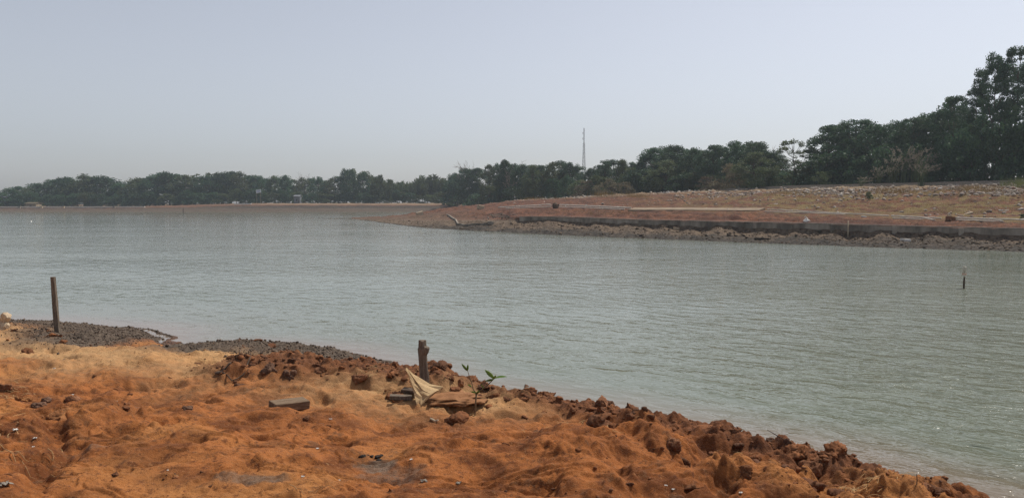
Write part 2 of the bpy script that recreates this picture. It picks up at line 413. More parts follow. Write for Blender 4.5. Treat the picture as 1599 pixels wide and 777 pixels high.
S1 = np.clip(np.exp(rs.normal(-4.0, .5, len(P1))), .008, .055)
P2 = pick(lambda X, Y, Z, D, C, RG: .55 * RG * (D > .05) * sstep(.5, .62, fbm(X * 1.4, Y * 1.4, 3, 3)), 9000, (-1, 6), (4.6, 10))
S2 = np.clip(np.exp(rs.normal(-4.5, .5, len(P2))), .006, .035)
P3 = pick(lambda X, Y, Z, D, C, RG: (D > .4) * sstep(.52, .66, fbm(X * .8, Y * .8, 3, 33)) * .5, 12000, (-10, 4), (4.6, 14))
S3 = np.clip(np.exp(rs.normal(-4.8, .45, len(P3))), .005, .022)
P4 = pick(lambda X, Y, Z, D, C, RG: (np.abs(D - .12) < .18) * 1.0, 9000, (-.5, 6), (5, 11))
S4 = np.clip(np.exp(rs.normal(-4.4, .5, len(P4))), .007, .035)
tag(link('soil_crumbs', scatter('soil_crumbs', np.concatenate([P1, P2, P3, P4]), np.concatenate([S1, S2, S3, S4]), 2, M_CLOD, .6, .75, .75, 16)),
    'brown crumbs of soil strewn over the red bank', 'soil', None, 'stuff')

P5 = np.concatenate([pick(lambda X, Y, Z, D, C, RG: np.maximum(RG * .5, C * .8) * (D > .03), 2300, (-4.5, 6), (4.6, 12)), pick(lambda X, Y, Z, D, C, RG: (D > .3) * .05 * (Y < 13) + gmask(X, Y, Z, D, C, RG) * .05, 1300, (-9, 1), (4.8, 13))])
S5 = np.clip(np.exp(rs.normal(-3.2, .5, len(P5))), .022, .115)
tag(link('soil_lumps', scatter('soil_lumps', P5, S5, 4, M_CLOD, 1.1, .7, .95, 18)), 'rough lumps of earth half sunk in the red bank', 'soil', None, 'stuff')
# straw and dead grass threads lying on the soil
VV = []; FF = []
def straw(p, L, ang, w, lift):
    n = 4; b = len(VV); bend = rnd.uniform(-.5, .5)
    for i in range(n + 1):
        t = i / n; a = ang + bend * t
        x = p[0] + math.cos(a) * L * (t - .5); y = p[1] + math.sin(a) * L * (t - .5)
        z = p[2] + .008 + lift * math.sin(t * 3.14)
        nx, ny = -math.sin(a) * w, math.cos(a) * w
        VV.append((x - nx, y - ny, z)); VV.append((x + nx, y + ny, z + w * .6))
    for i in range(n): FF.append((b + 2 * i, b + 2 * i + 1, b + 2 * i + 3, b + 2 * i + 2))
sp = []
for (cx_, cy_, wx, wy, n) in ((165, 565, 90, 14, 130), (620, 606, 60, 10, 120), (330, 560, 70, 14, 120), (1345, 762, 40, 20, 120), (700, 615, 80, 14, 80), (25, 725, 30, 30, 14),
                              (300, 740, 300, 40, 8), (1100, 690, 150, 25, 14), (880, 652, 60, 16, 30), (20, 628, 40, 14, 60)):
    for _ in range(n):
        q = onz(cx_ + rnd.gauss(0, wx * .6), min(cy_ + rnd.gauss(0, wy * .6), 790), .42); sp.append((q.x, q.y))
sp = np.array(sp); zz, dd, _, _ = near_h(sp[:, 0], sp[:, 1])
for (x, y), z, d in zip(sp, zz, dd):
    if d > .1: straw((x, y, z), rnd.uniform(.04, .16), rnd.uniform(-1.2, 1.2) + (math.pi if rnd.random() < .5 else 0), rnd.uniform(.0010, .0022), rnd.uniform(0, .02))
tag(link('dry_straw', fast_mesh('dry_straw', VV, FF, M_STRAW)), 'dry straw threads lying on the red soil', 'straw', None, 'stuff')

# ------------------------------------------------------------------ RIGHT EMBANKMENT (peninsula)
# x px : waterline y, wall foot (y, z), wall top z, pipe line (y, Y), crest (y, Y)
PEN = [ # x,    W,   Ymud, zmud, zwall, Ypipe, zpipe, Ycrest, zcrest, back z
 (480, 341, 138, -.5, -.5, 142, -.5, 150, -.5, -.6), (545, 341.5, 135, -.1, -.1, 140, -.1, 150, -.1, -.6),
 (572, 344, 128, .10, .10, 136, .20, 142, .05, -.6), (600, 348, 112, .16, .22, 128, .36, 138, .25, -.6), (640, 353, 100, .38, .42, 125, .75, 142, .65, -.6),
 (665, 355.5, 92, .50, .55, 120, 1.0, 146, 1.0, -.4), (700, 358, 88, .62, .70, 112, 1.35, 155, 1.60, .3), (760, 361, 80, .68, 1.0, 106, 1.9, 168, 2.40, 1.6),
 (800, 363, 76, .74, 1.25, 101, 2.05, 168, 3.1, 2.4), (870, 367, 71, 0.76, 1.32, 95, 2.2, 160, 3.5, 3.1), (1000, 372, 63.6, 0.66, 1.2, 76, 1.95, 140, 4.3, 4.0),
 (1100, 376, 59, 0.52, 1.19, 70, 1.92, 125, 4.42, 4.2), (1200, 380, 55.4, 0.44, 1.17, 66, 1.88, 112, 4.5, 4.3), (1300, 383.5, 52.3, 0.42, 1.15, 62, 1.66, 102, 4.5, 4.3), (1400, 387, 50, 0.38, 1.10, 59, 1.50, 95, 4.5, 4.3),
 (1500, 390, 48, 0.36, 1.06, 56, 1.40, 88, 4.5, 4.3), (1600, 393, 46.4, 0.34, 1.03, 54, 1.34, 82, 4.5, 4.3), (1800, 399, 43.5, 0.31, 1.0, 50.5, 1.3, 72, 4.5, 4.3), (2300, 414, 37, 0.26, .95, 43, 1.25, 58, 4.5, 4.3), (3200, 440, 29, 0.26, .9, 35, 1.2, 46, 4.5, 4.3)]
PA = np.array(PEN, float)
def pen(xp):
    r = [np.interp(xp, PA[:, 0], PA[:, k]) for k in range(1, 10)]
    Wy = r[0]; Yw = np.array([onz(800, float(w), 0).y for w in np.atleast_1d(Wy)])
    return Yw, r[1], r[2], r[3], r[4], r[5], r[6], r[7], r[8]
px_cols = np.concatenate([np.linspace(480, 680, 110)[:-1], np.linspace(680, 1650, 560)[:-1], np.linspace(1650, 3200, 120)])
Yw, Ym, zm, zw, Yp, zp, Yc, zc, zb = pen(px_cols)
zm = zm + np.where(px_cols > 850, .09, 0) + np.where(px_cols > 800, .5, .2) * (fbm(px_cols / 26., px_cols * 0, 3, 71) - .5)
# profile knots along depth: (Y, z)
hasw = sstep(780, 812, px_cols)                                   # wall exists right of here
knots = [(Yw - 14, np.full_like(Yw, -.9)), (Yw - 1.2, np.full_like(Yw, -.12)), (Yw, np.full_like(Yw, .015)), (Yw * .4 + Ym * .6, zm * .55), (Ym - .25, zm),
         (Ym + .12 + (1 - hasw) * (Yp - Ym) * .25, np.where(hasw > .5, zw - .03, zm + (zw - zm) * .7)), (Yp, zp), (Yp + (Yc - Yp) * .5, zp + (zc - zp) * .47), (Yc - .5, zc), (Yc + 6, zc - .1), (Yc + 26, zb), (Yc + 420, zb - .3)]
sub = [3, 4, 10, 14, 3, 40, 60, 60, 6, 8, 8]
LY = []; LZ = []; tagrow = []
for k, n in enumerate(sub):
    for t in np.linspace(0, 1, n, endpoint=(k == len(sub) - 1)):
        LY.append(knots[k][0] * (1 - t) + knots[k + 1][0] * t); LZ.append(knots[k][1] * (1 - t) + knots[k + 1][1] * t); tagrow.append(k + t)
LY = np.array(LY); LZ = np.array(LZ); TR = np.repeat(np.array(tagrow)[:, None], len(px_cols), 1)
PXc = np.repeat(px_cols[None, :], LY.shape[0], 0)
LX = (PXc - CX) / F * LY * (1 / (CP))                              # near enough to the sight line
amp = np.where(TR < 2, 0.02, np.where(TR < 4, .16, np.where(TR < 5.2, .05, np.where(TR < 8, .36, .15))))
amp = amp * np.where(PXc < 640, .5, 1) * (1 - .8 * np.exp(-((TR - 6) / .3) ** 2))
nz = (fbm(LX * .9, LY * .7, 6, 4, .66) - .5) * 2 * amp + np.where((TR > 5.3) & (TR < 8), .28 * (1 - np.exp(-((TR - 6) / .3) ** 2)), 0) * (fbm(LX * .22, LY * .5, 3, 44) - .5) + np.where((TR > 2) & (TR < 4.1), 1, .45) * .16 * np.clip(.7 - worley(LX * 1.1, LY * 1.1, 6), 0, 1) * (TR > 2.1) * (TR < 8)
LZ = LZ + nz
xf, yf, zf, tf, pf = LX.ravel(), LY.ravel(), LZ.ravel(), TR.ravel(), PXc.ravel()
mud = sstep(4.9, 4.3, tf) * 1.0; mud = np.maximum(mud, sstep(800, 640, pf) * sstep(7, 5, tf) * .75)
wetp = sstep(3.2, 2.3, tf + (fbm(xf * .5, yf * .5, 4, 2) - .5) * 1.6) * sstep(620, 720, pf); wetp = np.maximum(wetp, sstep(2.25, 2.05, tf) * .8)
wetp = np.maximum(wetp, sstep(3.9, 3.0, tf + (fbm(xf * .4, yf * .4, 4, 12) - .5) * 1.3) * sstep(1180, 1350, pf) * .75)
grassp = sstep(5.4, 6.2, tf) * sstep(8.3, 7.2, tf) * sstep(850, 1300, pf)
tanp = sstep(7.5, 7.95, tf) * sstep(720, 900, pf) * .7
o = link('embankment', fast_mesh('embankment', np.stack([xf, yf, zf], 1), grid_faces(*LX.shape), M_BANK, True,
         {'mud': mud, 'wet': wetp, 'grass': grassp, 'tan': tanp}))
tag(o, 'red earth embankment running out into the pond behind a concrete wall', None, None, 'structure')
from mathutils.bvhtree import BVHTree
PBVH = BVHTree.FromPolygons([tuple(v) for v in zip(xf, yf, zf)], grid_faces(*LX.shape).tolist())
def pz(x, y):
    h = PBVH.ray_cast(Vector((x, y, 60)), Vector((0, 0, -1)))
    return h[0].z if h[0] is not None else 2.0
def ppx(x, y):                                     # point of the embankment seen at a pixel
    h = PBVH.ray_cast(Vector((0, 0, H)), ray(x, y).normalized())
    return h[0] if h[0] is not None else atY(x, y, 100)

# rubble, mud clods
P = []; S = []
for _ in range(10500):
    xp = rnd.uniform(1010, 1720) if rnd.random() < .85 else rnd.uniform(800, 1050)
    yw_, ym_, zm_, zw_, yp_, zp_, yc_, zc_, zb_ = [float(np.atleast_1d(q)[0]) for q in pen(xp)]
    t = min(1.0, max(.05, rnd.gauss(.80, .15))) if xp > 1050 else rnd.gauss(.93, .05)
    if rnd.random() < .08: t = rnd.random()
    Y = yp_ + (yc_ - yp_) * t
    if Y > yc_ - .3: Y = yc_ - rnd.uniform(.4, 3)
    X = (xp - CX) / F * Y
    if fbm(np.array([X * .22]), np.array([Y * .22]), 3, 5)[0] < .50 and rnd.random() < .93: continue
    P.append((X, Y, pz(X, Y))); S.append(min(.32, max(.05, math.exp(rnd.gauss(-2.15, .5)))))
tag(link('rubble', scatter('rubble', P, S, 1, M_RUBBLE, .4, .6, .3, 12)), 'whitish broken rubble strewn along the top of the red embankment', 'rubble', None, 'stuff')
P = []; S = []
for _ in range(2600):
    xp = rnd.uniform(600, 1750)
    yw_, ym_, zm_, zw_, yp_, zp_, yc_, zc_, zb_ = [float(np.atleast_1d(q)[0]) for q in pen(xp)]
    Y = yw_ + (ym_ - yw_) * rnd.random() ** .8 - .1
    if xp < 800 and rnd.random() < .5: Y = yw_ + (yp_ - yw_) * rnd.random()
    X = (xp - CX) / F * Y; P.append((X, Y, pz(X, Y))); S.append(min(.2, max(.03, math.exp(rnd.gauss(-3.0, .55)))))
tag(link('mud_clods', scatter('mud_clods', P, S, 1, M_MUD, .5, .6, .3, 12)), 'dark and tan mud clods along the foot of the retaining wall', 'mud', None, 'stuff')

# ------------------------------------------------------------------ FAR BANK
fx = np.concatenate([np.linspace(-560, -60, 40)[:-1], np.linspace(-60, 900, 400)[:-1], np.linspace(900, 1500, 30)])
rise = sstep(150, 420, fx)
fk = [(248 + 0 * fx, -.9 + 0 * fx), (255, -.05), (256, .03), (259.5, .30 + .55 * rise), (262, .32 + .62 * rise), (263.5, .34 + .5 * rise), (265.5, .75 + .75 * rise), (266.5, 1.0 + 1.0 * rise), (271, 1.15 + 1.15 * rise), (280, 1.3 + 1.35 * rise), (330, 1.5 + 1.3 * rise), (900, 1.8 + 1.2 * rise)]
fs = [2, 3, 6, 5, 4, 5, 5, 8, 8, 8, 8]
fk = [(np.zeros_like(fx) + a, np.zeros_like(fx) + b) for a, b in fk]
LY = []; LZ = []; tr = []
for k, n in enumerate(fs):
    for t in np.linspace(0, 1, n, endpoint=(k == len(fs) - 1)):
        LY.append(fk[k][0] * (1 - t) + fk[k + 1][0] * t); LZ.append(fk[k][1] * (1 - t) + fk[k + 1][1] * t); tr.append(k + t)
LY = np.array(LY); LZ = np.array(LZ); TR = np.repeat(np.array(tr)[:, None], len(fx), 1)
LX = (np.repeat(fx[None, :], LY.shape[0], 0) - CX) / F * LY
LZ = LZ + (fbm(LX * .3, LY * .9, 4, 2) - .5) * np.where(TR > 2, .35, .03) * np.where(TR > 10, .2, 1)
xf, yf, zf, tf = LX.ravel(), LY.ravel(), LZ.ravel(), TR.ravel(); pf = xf / yf * F + CX
vmud = np.clip(sstep(7.2, 6.2, tf), 0, 1); wetf = sstep(4.1, 4.8, tf) * sstep(6.9, 6.3, tf) * .8 * sstep(120, 420, pf) + sstep(2.4, 2.1, tf) * .5
tanf = sstep(7.0, 8.0, tf) * (.2 + .4 * sstep(330, 460, pf)) * sstep(10.3, 9.6, tf)
o = link('far_bank', fast_mesh('far_bank', np.stack([xf, yf, zf], 1), grid_faces(*LX.shape), M_BANK, True,
         {'mud': vmud * .8, 'wet': np.clip(np.maximum(wetf, .5 * vmud), 0, 1), 'grass': sstep(9, 10, tf), 'tan': tanf}))
tag(o, 'low muddy far shore of the pond in front of the trees', None, None, 'structure')
def fz(x, Y):
    r_ = float(sstep(150, 420, np.array([x / Y * F + CX]))[0]); return float(np.interp(Y, [266.5, 271, 280, 330, 900], [1 + r_, 1.15 + 1.15 * r_, 1.3 + 1.35 * r_, 1.5 + 1.3 * r_, 1.8 + 1.2 * r_]))

# pond bed and plain out to the horizon: one sheet below everything
mg = simple_mat('plain_earth', (.10, .085, .05), (.16, .13, .08), .2, .95, 0)
tag(MB().add([(-1000, -120, -1), (1000, -120, -1), (1000, 1050, -1), (-1000, 1050, -1)], [(0, 1, 2, 3)]).build('ground', mg), 'flat earth under and around the pond', None, None, 'structure')

# ------------------------------------------------------------------ WATER
def water_mat():
    m, nt, b = new_mat('turbid_pond_water'); g = G(nt); p = g.pos()
    c = g.mix(g.ramp(g.noise(p, .05, 3, .5), .3, .7), (.138, .160, .118), (.160, .178, .132))
    c = g.mix(g.math('MULTIPLY', g.attr('silt'), .85), c, (.215, .155, .115))
    nt.links.new(c, b.inputs['Base Color'])
    b.inputs['Roughness'].default_value = .05; b.inputs['IOR'].default_value = 1.333; b.inputs['Specular IOR Level'].default_value = .5
    rot = g.n('ShaderNodeVectorRotate', rotation_type='Z_AXIS'); nt.links.new(p, rot.inputs['Vector']); rot.inputs['Angle'].default_value = R(WAVE_ROT)
    q = rot.outputs[0]
    w1 = g.noise(g.scale(q, (1.0, 1.8, 1)), 1.7, 3, .5, .6)
    w2 = g.noise(g.scale(q, (1.0, 2.2, 1)), 7.0, 2, .5, .4)
    w3 = g.noise(g.scale(q, (.8, 1.5, 1)), 1.0, 2, .5, .6)
    calm = g.ramp(g.noise(g.scale(p, (.35, 1, 1)), .12, 3, .55), .32, .68)
    att = g.attr('chop')
    h = g.math('ADD', g.math('MULTIPLY', w1, .062), g.math('ADD', g.math('MULTIPLY', w2, .010), g.math('MULTIPLY', w3, .060)))
    h = g.math('MULTIPLY', h, g.math('MULTIPLY', att, g.math('ADD', .6, g.math('MULTIPLY', calm, .7))))
    nt.links.new(g.bump(h, 1.0, 1.0), b.inputs['Normal'])
    return m
WAVE_ROT = 40
wr = np.concatenate([np.linspace(-25, 3, 8)[:-1], 1 / np.linspace(1 / 3.0, 1 / 300.0, 420)])
wc = np.linspace(-3.2, 3.2, 420)
YY, AA = np.meshgrid(wr, wc, indexing='ij'); XX = AA * np.maximum(YY, 8.0)
xf, yf = XX.ravel(), YY.ravel()
d = -shore_dist(xf, yf) + (fbm(xf * .8, yf * .8, 3, 3) - .5) * .5
silt = sstep(1.7, -.1, d) * .9 + sstep(5.0, .5, d) * .25 * sstep(2, -8, xf)
pxw = xf / np.maximum(yf, 1) * F + CX
chop = .55 + 1.75 * sstep(950, 1560, pxw) - .30 * sstep(2.2, .2, d)
chop = chop * (1 - .55 * sstep(20, 36, yf) * sstep(1050, 1500, pxw))
tag(link('pond_water', fast_mesh('pond_water', np.stack([xf, yf, 0 * xf], 1), grid_faces(*XX.shape), water_mat(), True, {'silt': np.clip(silt, 0, 1), 'chop': chop})),
    'grey green rippled pond water', None, None, 'structure')
# ------------------------------------------------------------------ TREES
def leaf_mat(name, c1, c2, c3, trans=.35):
    m, nt, b = new_mat(name); g = G(nt)
    p = g.objc(); rv = g.attr('rv')
    c = g.mix(g.ramp(rv, .1, .9), c1, c2)
    c = g.mix(g.math('MULTIPLY', g.ramp(g.noise(p, 5.0, 3, .6), .45, .7), .6), c, c3)
    hs = g.n('ShaderNodeHueSaturation'); nt.links.new(c, hs.inputs['Color'])
    nt.links.new(g.math('ADD', .70, g.math('MULTIPLY', g.rand(), .6)), hs.inputs['Value'])
    nt.links.new(g.math('ADD', .485, g.math('MULTIPLY', g.rand(), .03)), hs.inputs['Hue'])
    cc = hs.outputs[0]
    nt.links.new(cc, b.inputs['Base Color']); b.inputs['Roughness'].default_value = .6; b.inputs['Specular IOR Level'].default_value = .2
    tr = g.n('ShaderNodeBsdfTranslucent'); nt.links.new(cc, tr.inputs['Color'])
    mx = g.n('ShaderNodeMixShader'); mx.inputs[0].default_value = trans
    nt.links.new(b.outputs[0], mx.inputs[1]); nt.links.new(tr.outputs[0], mx.inputs[2])
    nt.links.new(mx.outputs[0], nt.nodes['Material Output'].inputs['Surface'])
    return m
M_LEAF = leaf_mat('dark_green_leaves', (.030, .066, .038), (.056, .106, .052), (.082, .126, .055))
M_LEAF2 = leaf_mat('olive_leaves', (.060, .092, .040), (.105, .130, .058), (.14, .15, .075))
M_DRY = leaf_mat('dry_brown_leaves', (.10, .085, .055), (.15, .12, .075), (.19, .16, .10))
M_YOUNG = leaf_mat('fresh_green_leaves', (.09, .15, .035), (.15, .21, .055), (.18, .24, .07))
M_PLUME = leaf_mat('pale_reed_plumes', (.20, .18, .14), (.30, .27, .21), (.35, .31, .24))
M_BARK = simple_mat('grey_brown_bark', (.06, .048, .036), (.14, .115, .09), 14, .95, .6, .05, (1, 1, .3))
M_BARE = simple_mat('pale_bare_bark', (.15, .125, .10), (.24, .205, .17), 14, .95, .3, .03)
trs = np.random.RandomState(77)

def leaves_at(C, size, r, aspect=2.0, droop=0.0):
    """diamond leaves, bent on the midrib, at centres C with per-leaf size"""
    n = len(C)
    d = r.normal(size=(n, 3)); d[:, 2] = d[:, 2] * .6 - droop; d /= np.linalg.norm(d, axis=1)[:, None]
    u = np.cross(d, r.normal(size=(n, 3))); u /= np.linalg.norm(u, axis=1)[:, None]
    nrm = np.cross(d, u); L = (size * r.uniform(.7, 1.35, n))[:, None]
    W = L / aspect
    V = np.stack([C - d * L * .5, C + u * W * .5 + nrm * W * .14, C + d * L * .5, C - u * W * .5 + nrm * W * .14], 1).reshape(-1, 3)
    Fc = np.arange(n * 4).reshape(n, 4)
    return V, Fc
def crown_proto(name, r, env, nclump, nleaf, lsize, crad, mat, zlo=.1, ragged=.15, droop=.2, flat=.75):
    """env(t) gives the crown radius at height t in 0..1; the foliage sits in clumps with gaps between"""
    C = []; cl = []
    for k in range(nclump):
        for _ in range(30):
            t = zlo + (1 - zlo) * r.rand() ** .85
            a = r.uniform(0, 6.283); rad = env(t) * (r.rand() ** .42)
            c = np.array([math.cos(a) * rad, math.sin(a) * rad, t])
            if all(np.linalg.norm((c - q) / np.array([1, 1, .8])) > crad * .62 for q in cl): break
        cl.append(c)
        cr = crad * r.uniform(.6, 1.3) * (1 - .25 * t)
        c[2] = min(c[2], 1 - cr * flat * .75)
        n = int(nleaf * r.uniform(.7, 1.2) * (cr / crad) ** 1.6) + 8
        d = r.normal(size=(n, 3)); d /= np.linalg.norm(d, axis=1)[:, None]
        d[:, 2] = np.where(d[:, 2] < -.2, d[:, 2] * .5, d[:, 2])
        q = c + d * cr * (r.rand(n, 1) ** .38) * np.array([1, 1, flat]) * (1 + ragged * r.normal(size=(n, 1)))
        C.append(q)
    C = np.concatenate(C); C[:, 2] = np.maximum(C[:, 2], .005)
    V, Fc = leaves_at(C, np.full(len(C), lsize), r, 1.7, droop)
    rv = np.repeat(r.rand(len(C)), 4)
    return fast_mesh(name, V, Fc, mat, attrs={'rv': rv}), cl
def trunk_proto(name, r, cl, top=.75, rad=.022, mat=None, nlimb=9, lean=.03):
    mb = MB(); lx, ly = r.uniform(-lean, lean, 2)
    spine = [(lx * t + .012 * math.sin(t * 9 + lx * 50), ly * t + .012 * math.cos(t * 7), t * top) for t in np.linspace(0, 1, 8)]
    spine[0] = (0, 0, -.03)
    mb.tube(spine, [rad * (1.35 if i == 0 else 1 - .8 * i / 7) for i in range(8)], 7)
    for c in sorted(cl, key=lambda q: r.rand())[:nlimb]:
        t0 = max(.15, min(.95, (c[2] - .18) / top)); b = np.array([lx * t0, ly * t0, t0 * top])
        m1 = b * .5 + c * .5 + np.array([0, 0, -.03])
        mb.tube([b, m1, c], [rad * .45, rad * .3, rad * .12], 5)
    return mb.mesh(name, mat or M_BARK, True)

KIND = {}
def add_kind(kind, n, env, nclump, nleaf, lsize, crad, mat, cname='crown', **kw):
    tk = kw.pop('trunk', {})
    for i in range(n):
        r = np.random.RandomState(1000 + len(KIND) * 131 + i * 17)
        m, cl = crown_proto(cname, r, env, nclump, nleaf, lsize, crad, mat, **kw)
        t = trunk_proto('trunk', r, cl, **tk)
        KIND.setdefault(kind, []).append((m, t))
dome = lambda t: .36 * max(.02, 1 - max(0, (t - .40) / .62) ** 2) ** .8 * (.75 + .25 * min(1, t / .4))
tall = lambda t: .27 * (1 - .55 * max(0, (t - .45) / .55) ** 1.5) * (.8 + .2 * min(1, t / .3))
spread = lambda t: .50 * math.sqrt(max(.03, 1 - ((t - .62) / .42) ** 2)) if t > .35 else .30
add_kind('far', 5, dome, 42, 110, .042, .115, M_LEAF, flat=1.35, ragged=.07)                      # 290 m away
add_kind('farolive', 3, dome, 38, 100, .042, .115, M_LEAF2, flat=1.35, ragged=.07)
add_kind('near', 6, dome, 70, 230, .024, .10, M_LEAF, flat=1.1, ragged=.07, trunk=dict(rad=.02))
add_kind('nearolive', 3, dome, 62, 200, .025, .10, M_LEAF2, flat=1.1, ragged=.07)
add_kind('tall', 4, tall, 92, 250, .017, .075, M_LEAF, ragged=.07, trunk=dict(rad=.016, top=.9, nlimb=14))
add_kind('airy', 2, lambda t: .26 if t > .35 else .16, 26, 120, .028, .085, M_LEAF2, zlo=.22, trunk=dict(rad=.014, top=.9, nlimb=22))
add_kind('thin', 2, spread, 30, 38, .05, .10, M_LEAF2, zlo=.5, flat=.4, trunk=dict(rad=.016, top=.7, nlimb=28))
bushe = lambda t: .75 * math.sqrt(max(.02, 1 - (t * .95) ** 2))
add_kind('bush', 4, bushe, 34, 110, .075, .24, M_LEAF, zlo=.02, cname='foliage', trunk=dict(rad=.03, top=.5, nlimb=8))
add_kind('bushdry', 3, bushe, 34, 80, .07, .20, M_DRY, zlo=.02, cname='foliage', ragged=.3, trunk=dict(rad=.02, top=.5, nlimb=22, mat=M_BARE))
add_kind('busholive', 3, bushe, 34, 110, .07, .22, M_LEAF2, zlo=.02, cname='foliage', trunk=dict(rad=.03, top=.5, nlimb=8))
KR = {'far': .40, 'farolive': .40, 'near': .40, 'nearolive': .40, 'tall': .30, 'airy': .30, 'thin': .52, 'bush': .85, 'bushdry': .85, 'busholive': .85}
_cnt = {}
def plant(kind, loc, h, wid, name, label, cat, group=None, crown='crown', trunk='trunk'):
    i = _cnt.get(kind, 0); _cnt[kind] = i + 1
    m, t = KIND[kind][i % len(KIND[kind])]
    e = empty(name, loc, trs.uniform(0, 6.28)); s_ = wid / (2 * KR[kind])
    e.scale = (s_, s_, h)
    c = link(crown, m, e); k = link(trunk, t, e)
    tag(e, label, cat, group)
    return e

SIL = np.array([(-400, 290), (-100, 285), (0, 306), (10, 300), (22, 296), (30, 293), (45, 294), (55, 288), (75, 289), (92, 278), (115, 277), (140, 275), (165, 276), (180, 286), (192, 290), (205, 283), (225, 280), (240, 275), (255, 272), (275, 274),
                (300, 276), (320, 276), (340, 274), (362, 268), (380, 274), (400, 278), (420, 281), (450, 281), (480, 280), (500, 282), (520, 284), (535, 272), (545, 266), (560, 269), (575, 276), (590, 285), (620, 286), (650, 285), (680, 279), (700, 277), (712, 272),
                (725, 267), (745, 262), (765, 261), (780, 253), (797, 251), (808, 262), (820, 260), (832, 256), (845, 262), (855, 258), (873, 252), (885, 253), (897, 262), (915, 262), (925, 266), (935, 257), (952, 250), (975, 252), (998, 257), (1005, 245), (1025, 234),
                (1045, 229), (1075, 234), (1100, 236), (1115, 230), (1130, 231), (1140, 236), (1152, 224), (1165, 221), (1180, 221), (1195, 236), (1215, 250), (1240, 245), (1268, 230), (1278, 211), (1300, 200), (1328, 190), (1345, 189), (1370, 196), (1378, 190), (1395, 194), (1405, 190),
                (1420, 189), (1440, 182), (1460, 174), (1472, 175), (1482, 160), (1495, 152), (1508, 154), (1520, 140), (1532, 108), (1545, 96), (1556, 84), (1570, 86), (1585, 74), (1610, 68), (1700, 55), (1900, 60), (2300, 60)], float)
SIL[:, 1] -= np.where((SIL[:, 0] > 380) & (SIL[:, 0] < 735), 3.0, 1.0)
def top_y(x): return float(np.interp(x, SIL[:, 0], SIL[:, 1]))
def depth(x): return float(np.interp(x, [-400, 320, 690, 740, 800, 870, 1000, 1100, 1200, 1300, 1400, 1500, 1600, 1800, 2300], [292, 292, 290, 232, 196, 182, 160, 143, 127, 115, 107, 99, 92, 84, 70]))
def base_z(x, X, Y):
    return fz(X, Y) if x < 715 else pz(X, Y) - .05
def put(kind, x, ty, wpx, dY, name, label, cat, group=None, crown='crown', trunk='trunk', hmax=None):
    Y = depth(x) + dY; p = atY(x, ty, Y); z0 = base_z(x, p.x, Y)
    return plant(kind, (p.x, Y, z0), max(.6, p.z - z0), wpx / F * Y, name, label, cat, group, crown, trunk)

T = 'tree'
sections = [  # x0, x1, step px, width px, kinds, label, group
    (-180, 175, 27, 54, ['far', 'far', 'farolive'], 'rounded dark green tree in the far left wood, left of the dip', 'trees of the far left wood'),
    (175, 415, 27, 56, ['far', 'farolive', 'far'], 'dark green tree in the far wood between the dip and the tilted sign', 'trees behind the middle of the far shore'),
    (415, 590, 24, 42, ['farolive', 'far'], 'low green tree between the tilted sign and the palm thicket', 'trees beside the tilted sign'),
    (700, 1000, 26, 46, ['near', 'near', 'nearolive', 'near'], 'dark green tree in the middle grove around the foot of the lattice tower', 'trees below the lattice tower'),
    (1005, 1200, 34, 74, ['near', 'near'], 'broad dark tree in the round hump of wood right of the lattice tower', 'trees right of the lattice tower'),
    (1278, 1475, 36, 84, ['near', 'tall', 'near'], 'tall dark tree in the right-hand wood behind the crest wall', 'trees of the right-hand wood')]
for x0, x1, st, wd, kinds, lab, grp in sections:
    x = x0 + st * .4; i = 0
    while x < x1:
        xx = x + rnd.uniform(-.2, .2) * st
        wpx = wd * rnd.uniform(.8, 1.2)
        ty = top_y(xx) + rnd.uniform(-3.5, 1.0)
        put(kinds[i % len(kinds)], xx, ty, wpx, rnd.uniform(-3, 3), 'broadleaf_tree', lab, T, grp)
        # one behind, filling the gaps
        xb = xx + st * .5
        put(kinds[(i + 1) % len(kinds)] if 'olive' not in kinds[(i + 1) % len(kinds)] else kinds[0], xb, top_y(xb) + rnd.uniform(-1, 3), wpx * 1.25, rnd.uniform(10, 16), 'broadleaf_tree', lab, T, grp)
        x += st; i += 1
# trees one can tell apart
put('near', 790, 250, 42, -4, 'broadleaf_tree', 'dark tree with the highest crown of the grove left of the lattice tower', T)
put('far', 548, 265, 30, -6, 'broadleaf_tree', 'dark tree with two domes standing above the low trees just left of the palm thicket', T)
put('far', 566, 269, 26, -4, 'broadleaf_tree', 'small dark tree leaning on the twin-domed tree beside the palm thicket', T)
put('far', 22, 296, 22, -6, 'broadleaf_tree', 'small dark tree next to the grey house, leftmost of the wood', T)
put('thin', 322, 270, 62, 4, 'flat_topped_tree', 'thin flat-topped tree with sky showing through its crown above the far wood', T)
put('airy', 1240, 219, 52, -8, 'slender_tree', 'slender airy tree with open crown in the gap left of the tall right-hand wood', T)
put('airy', 1258, 228, 36, -5, 'slender_tree', 'smaller airy tree with sky between its leaves, right beside the slender one', T)
put('nearolive', 1180, 238, 80, -12, 'broadleaf_tree', 'lighter olive tree in front of the hump of dark wood, left of the gap', T)
put('nearolive', 1040, 250, 78, -8, 'broadleaf_tree', 'rounded mid green tree in front of the hump of dark wood, above the dry grass', T)
put('nearolive', 985, 262, 40, -6, 'broadleaf_tree', 'small green tree just left of the round hump of wood', T)
put('nearolive', 833, 258, 44, -7, 'broadleaf_tree', 'lighter green tree standing forward in the grove left of the lattice tower', T)
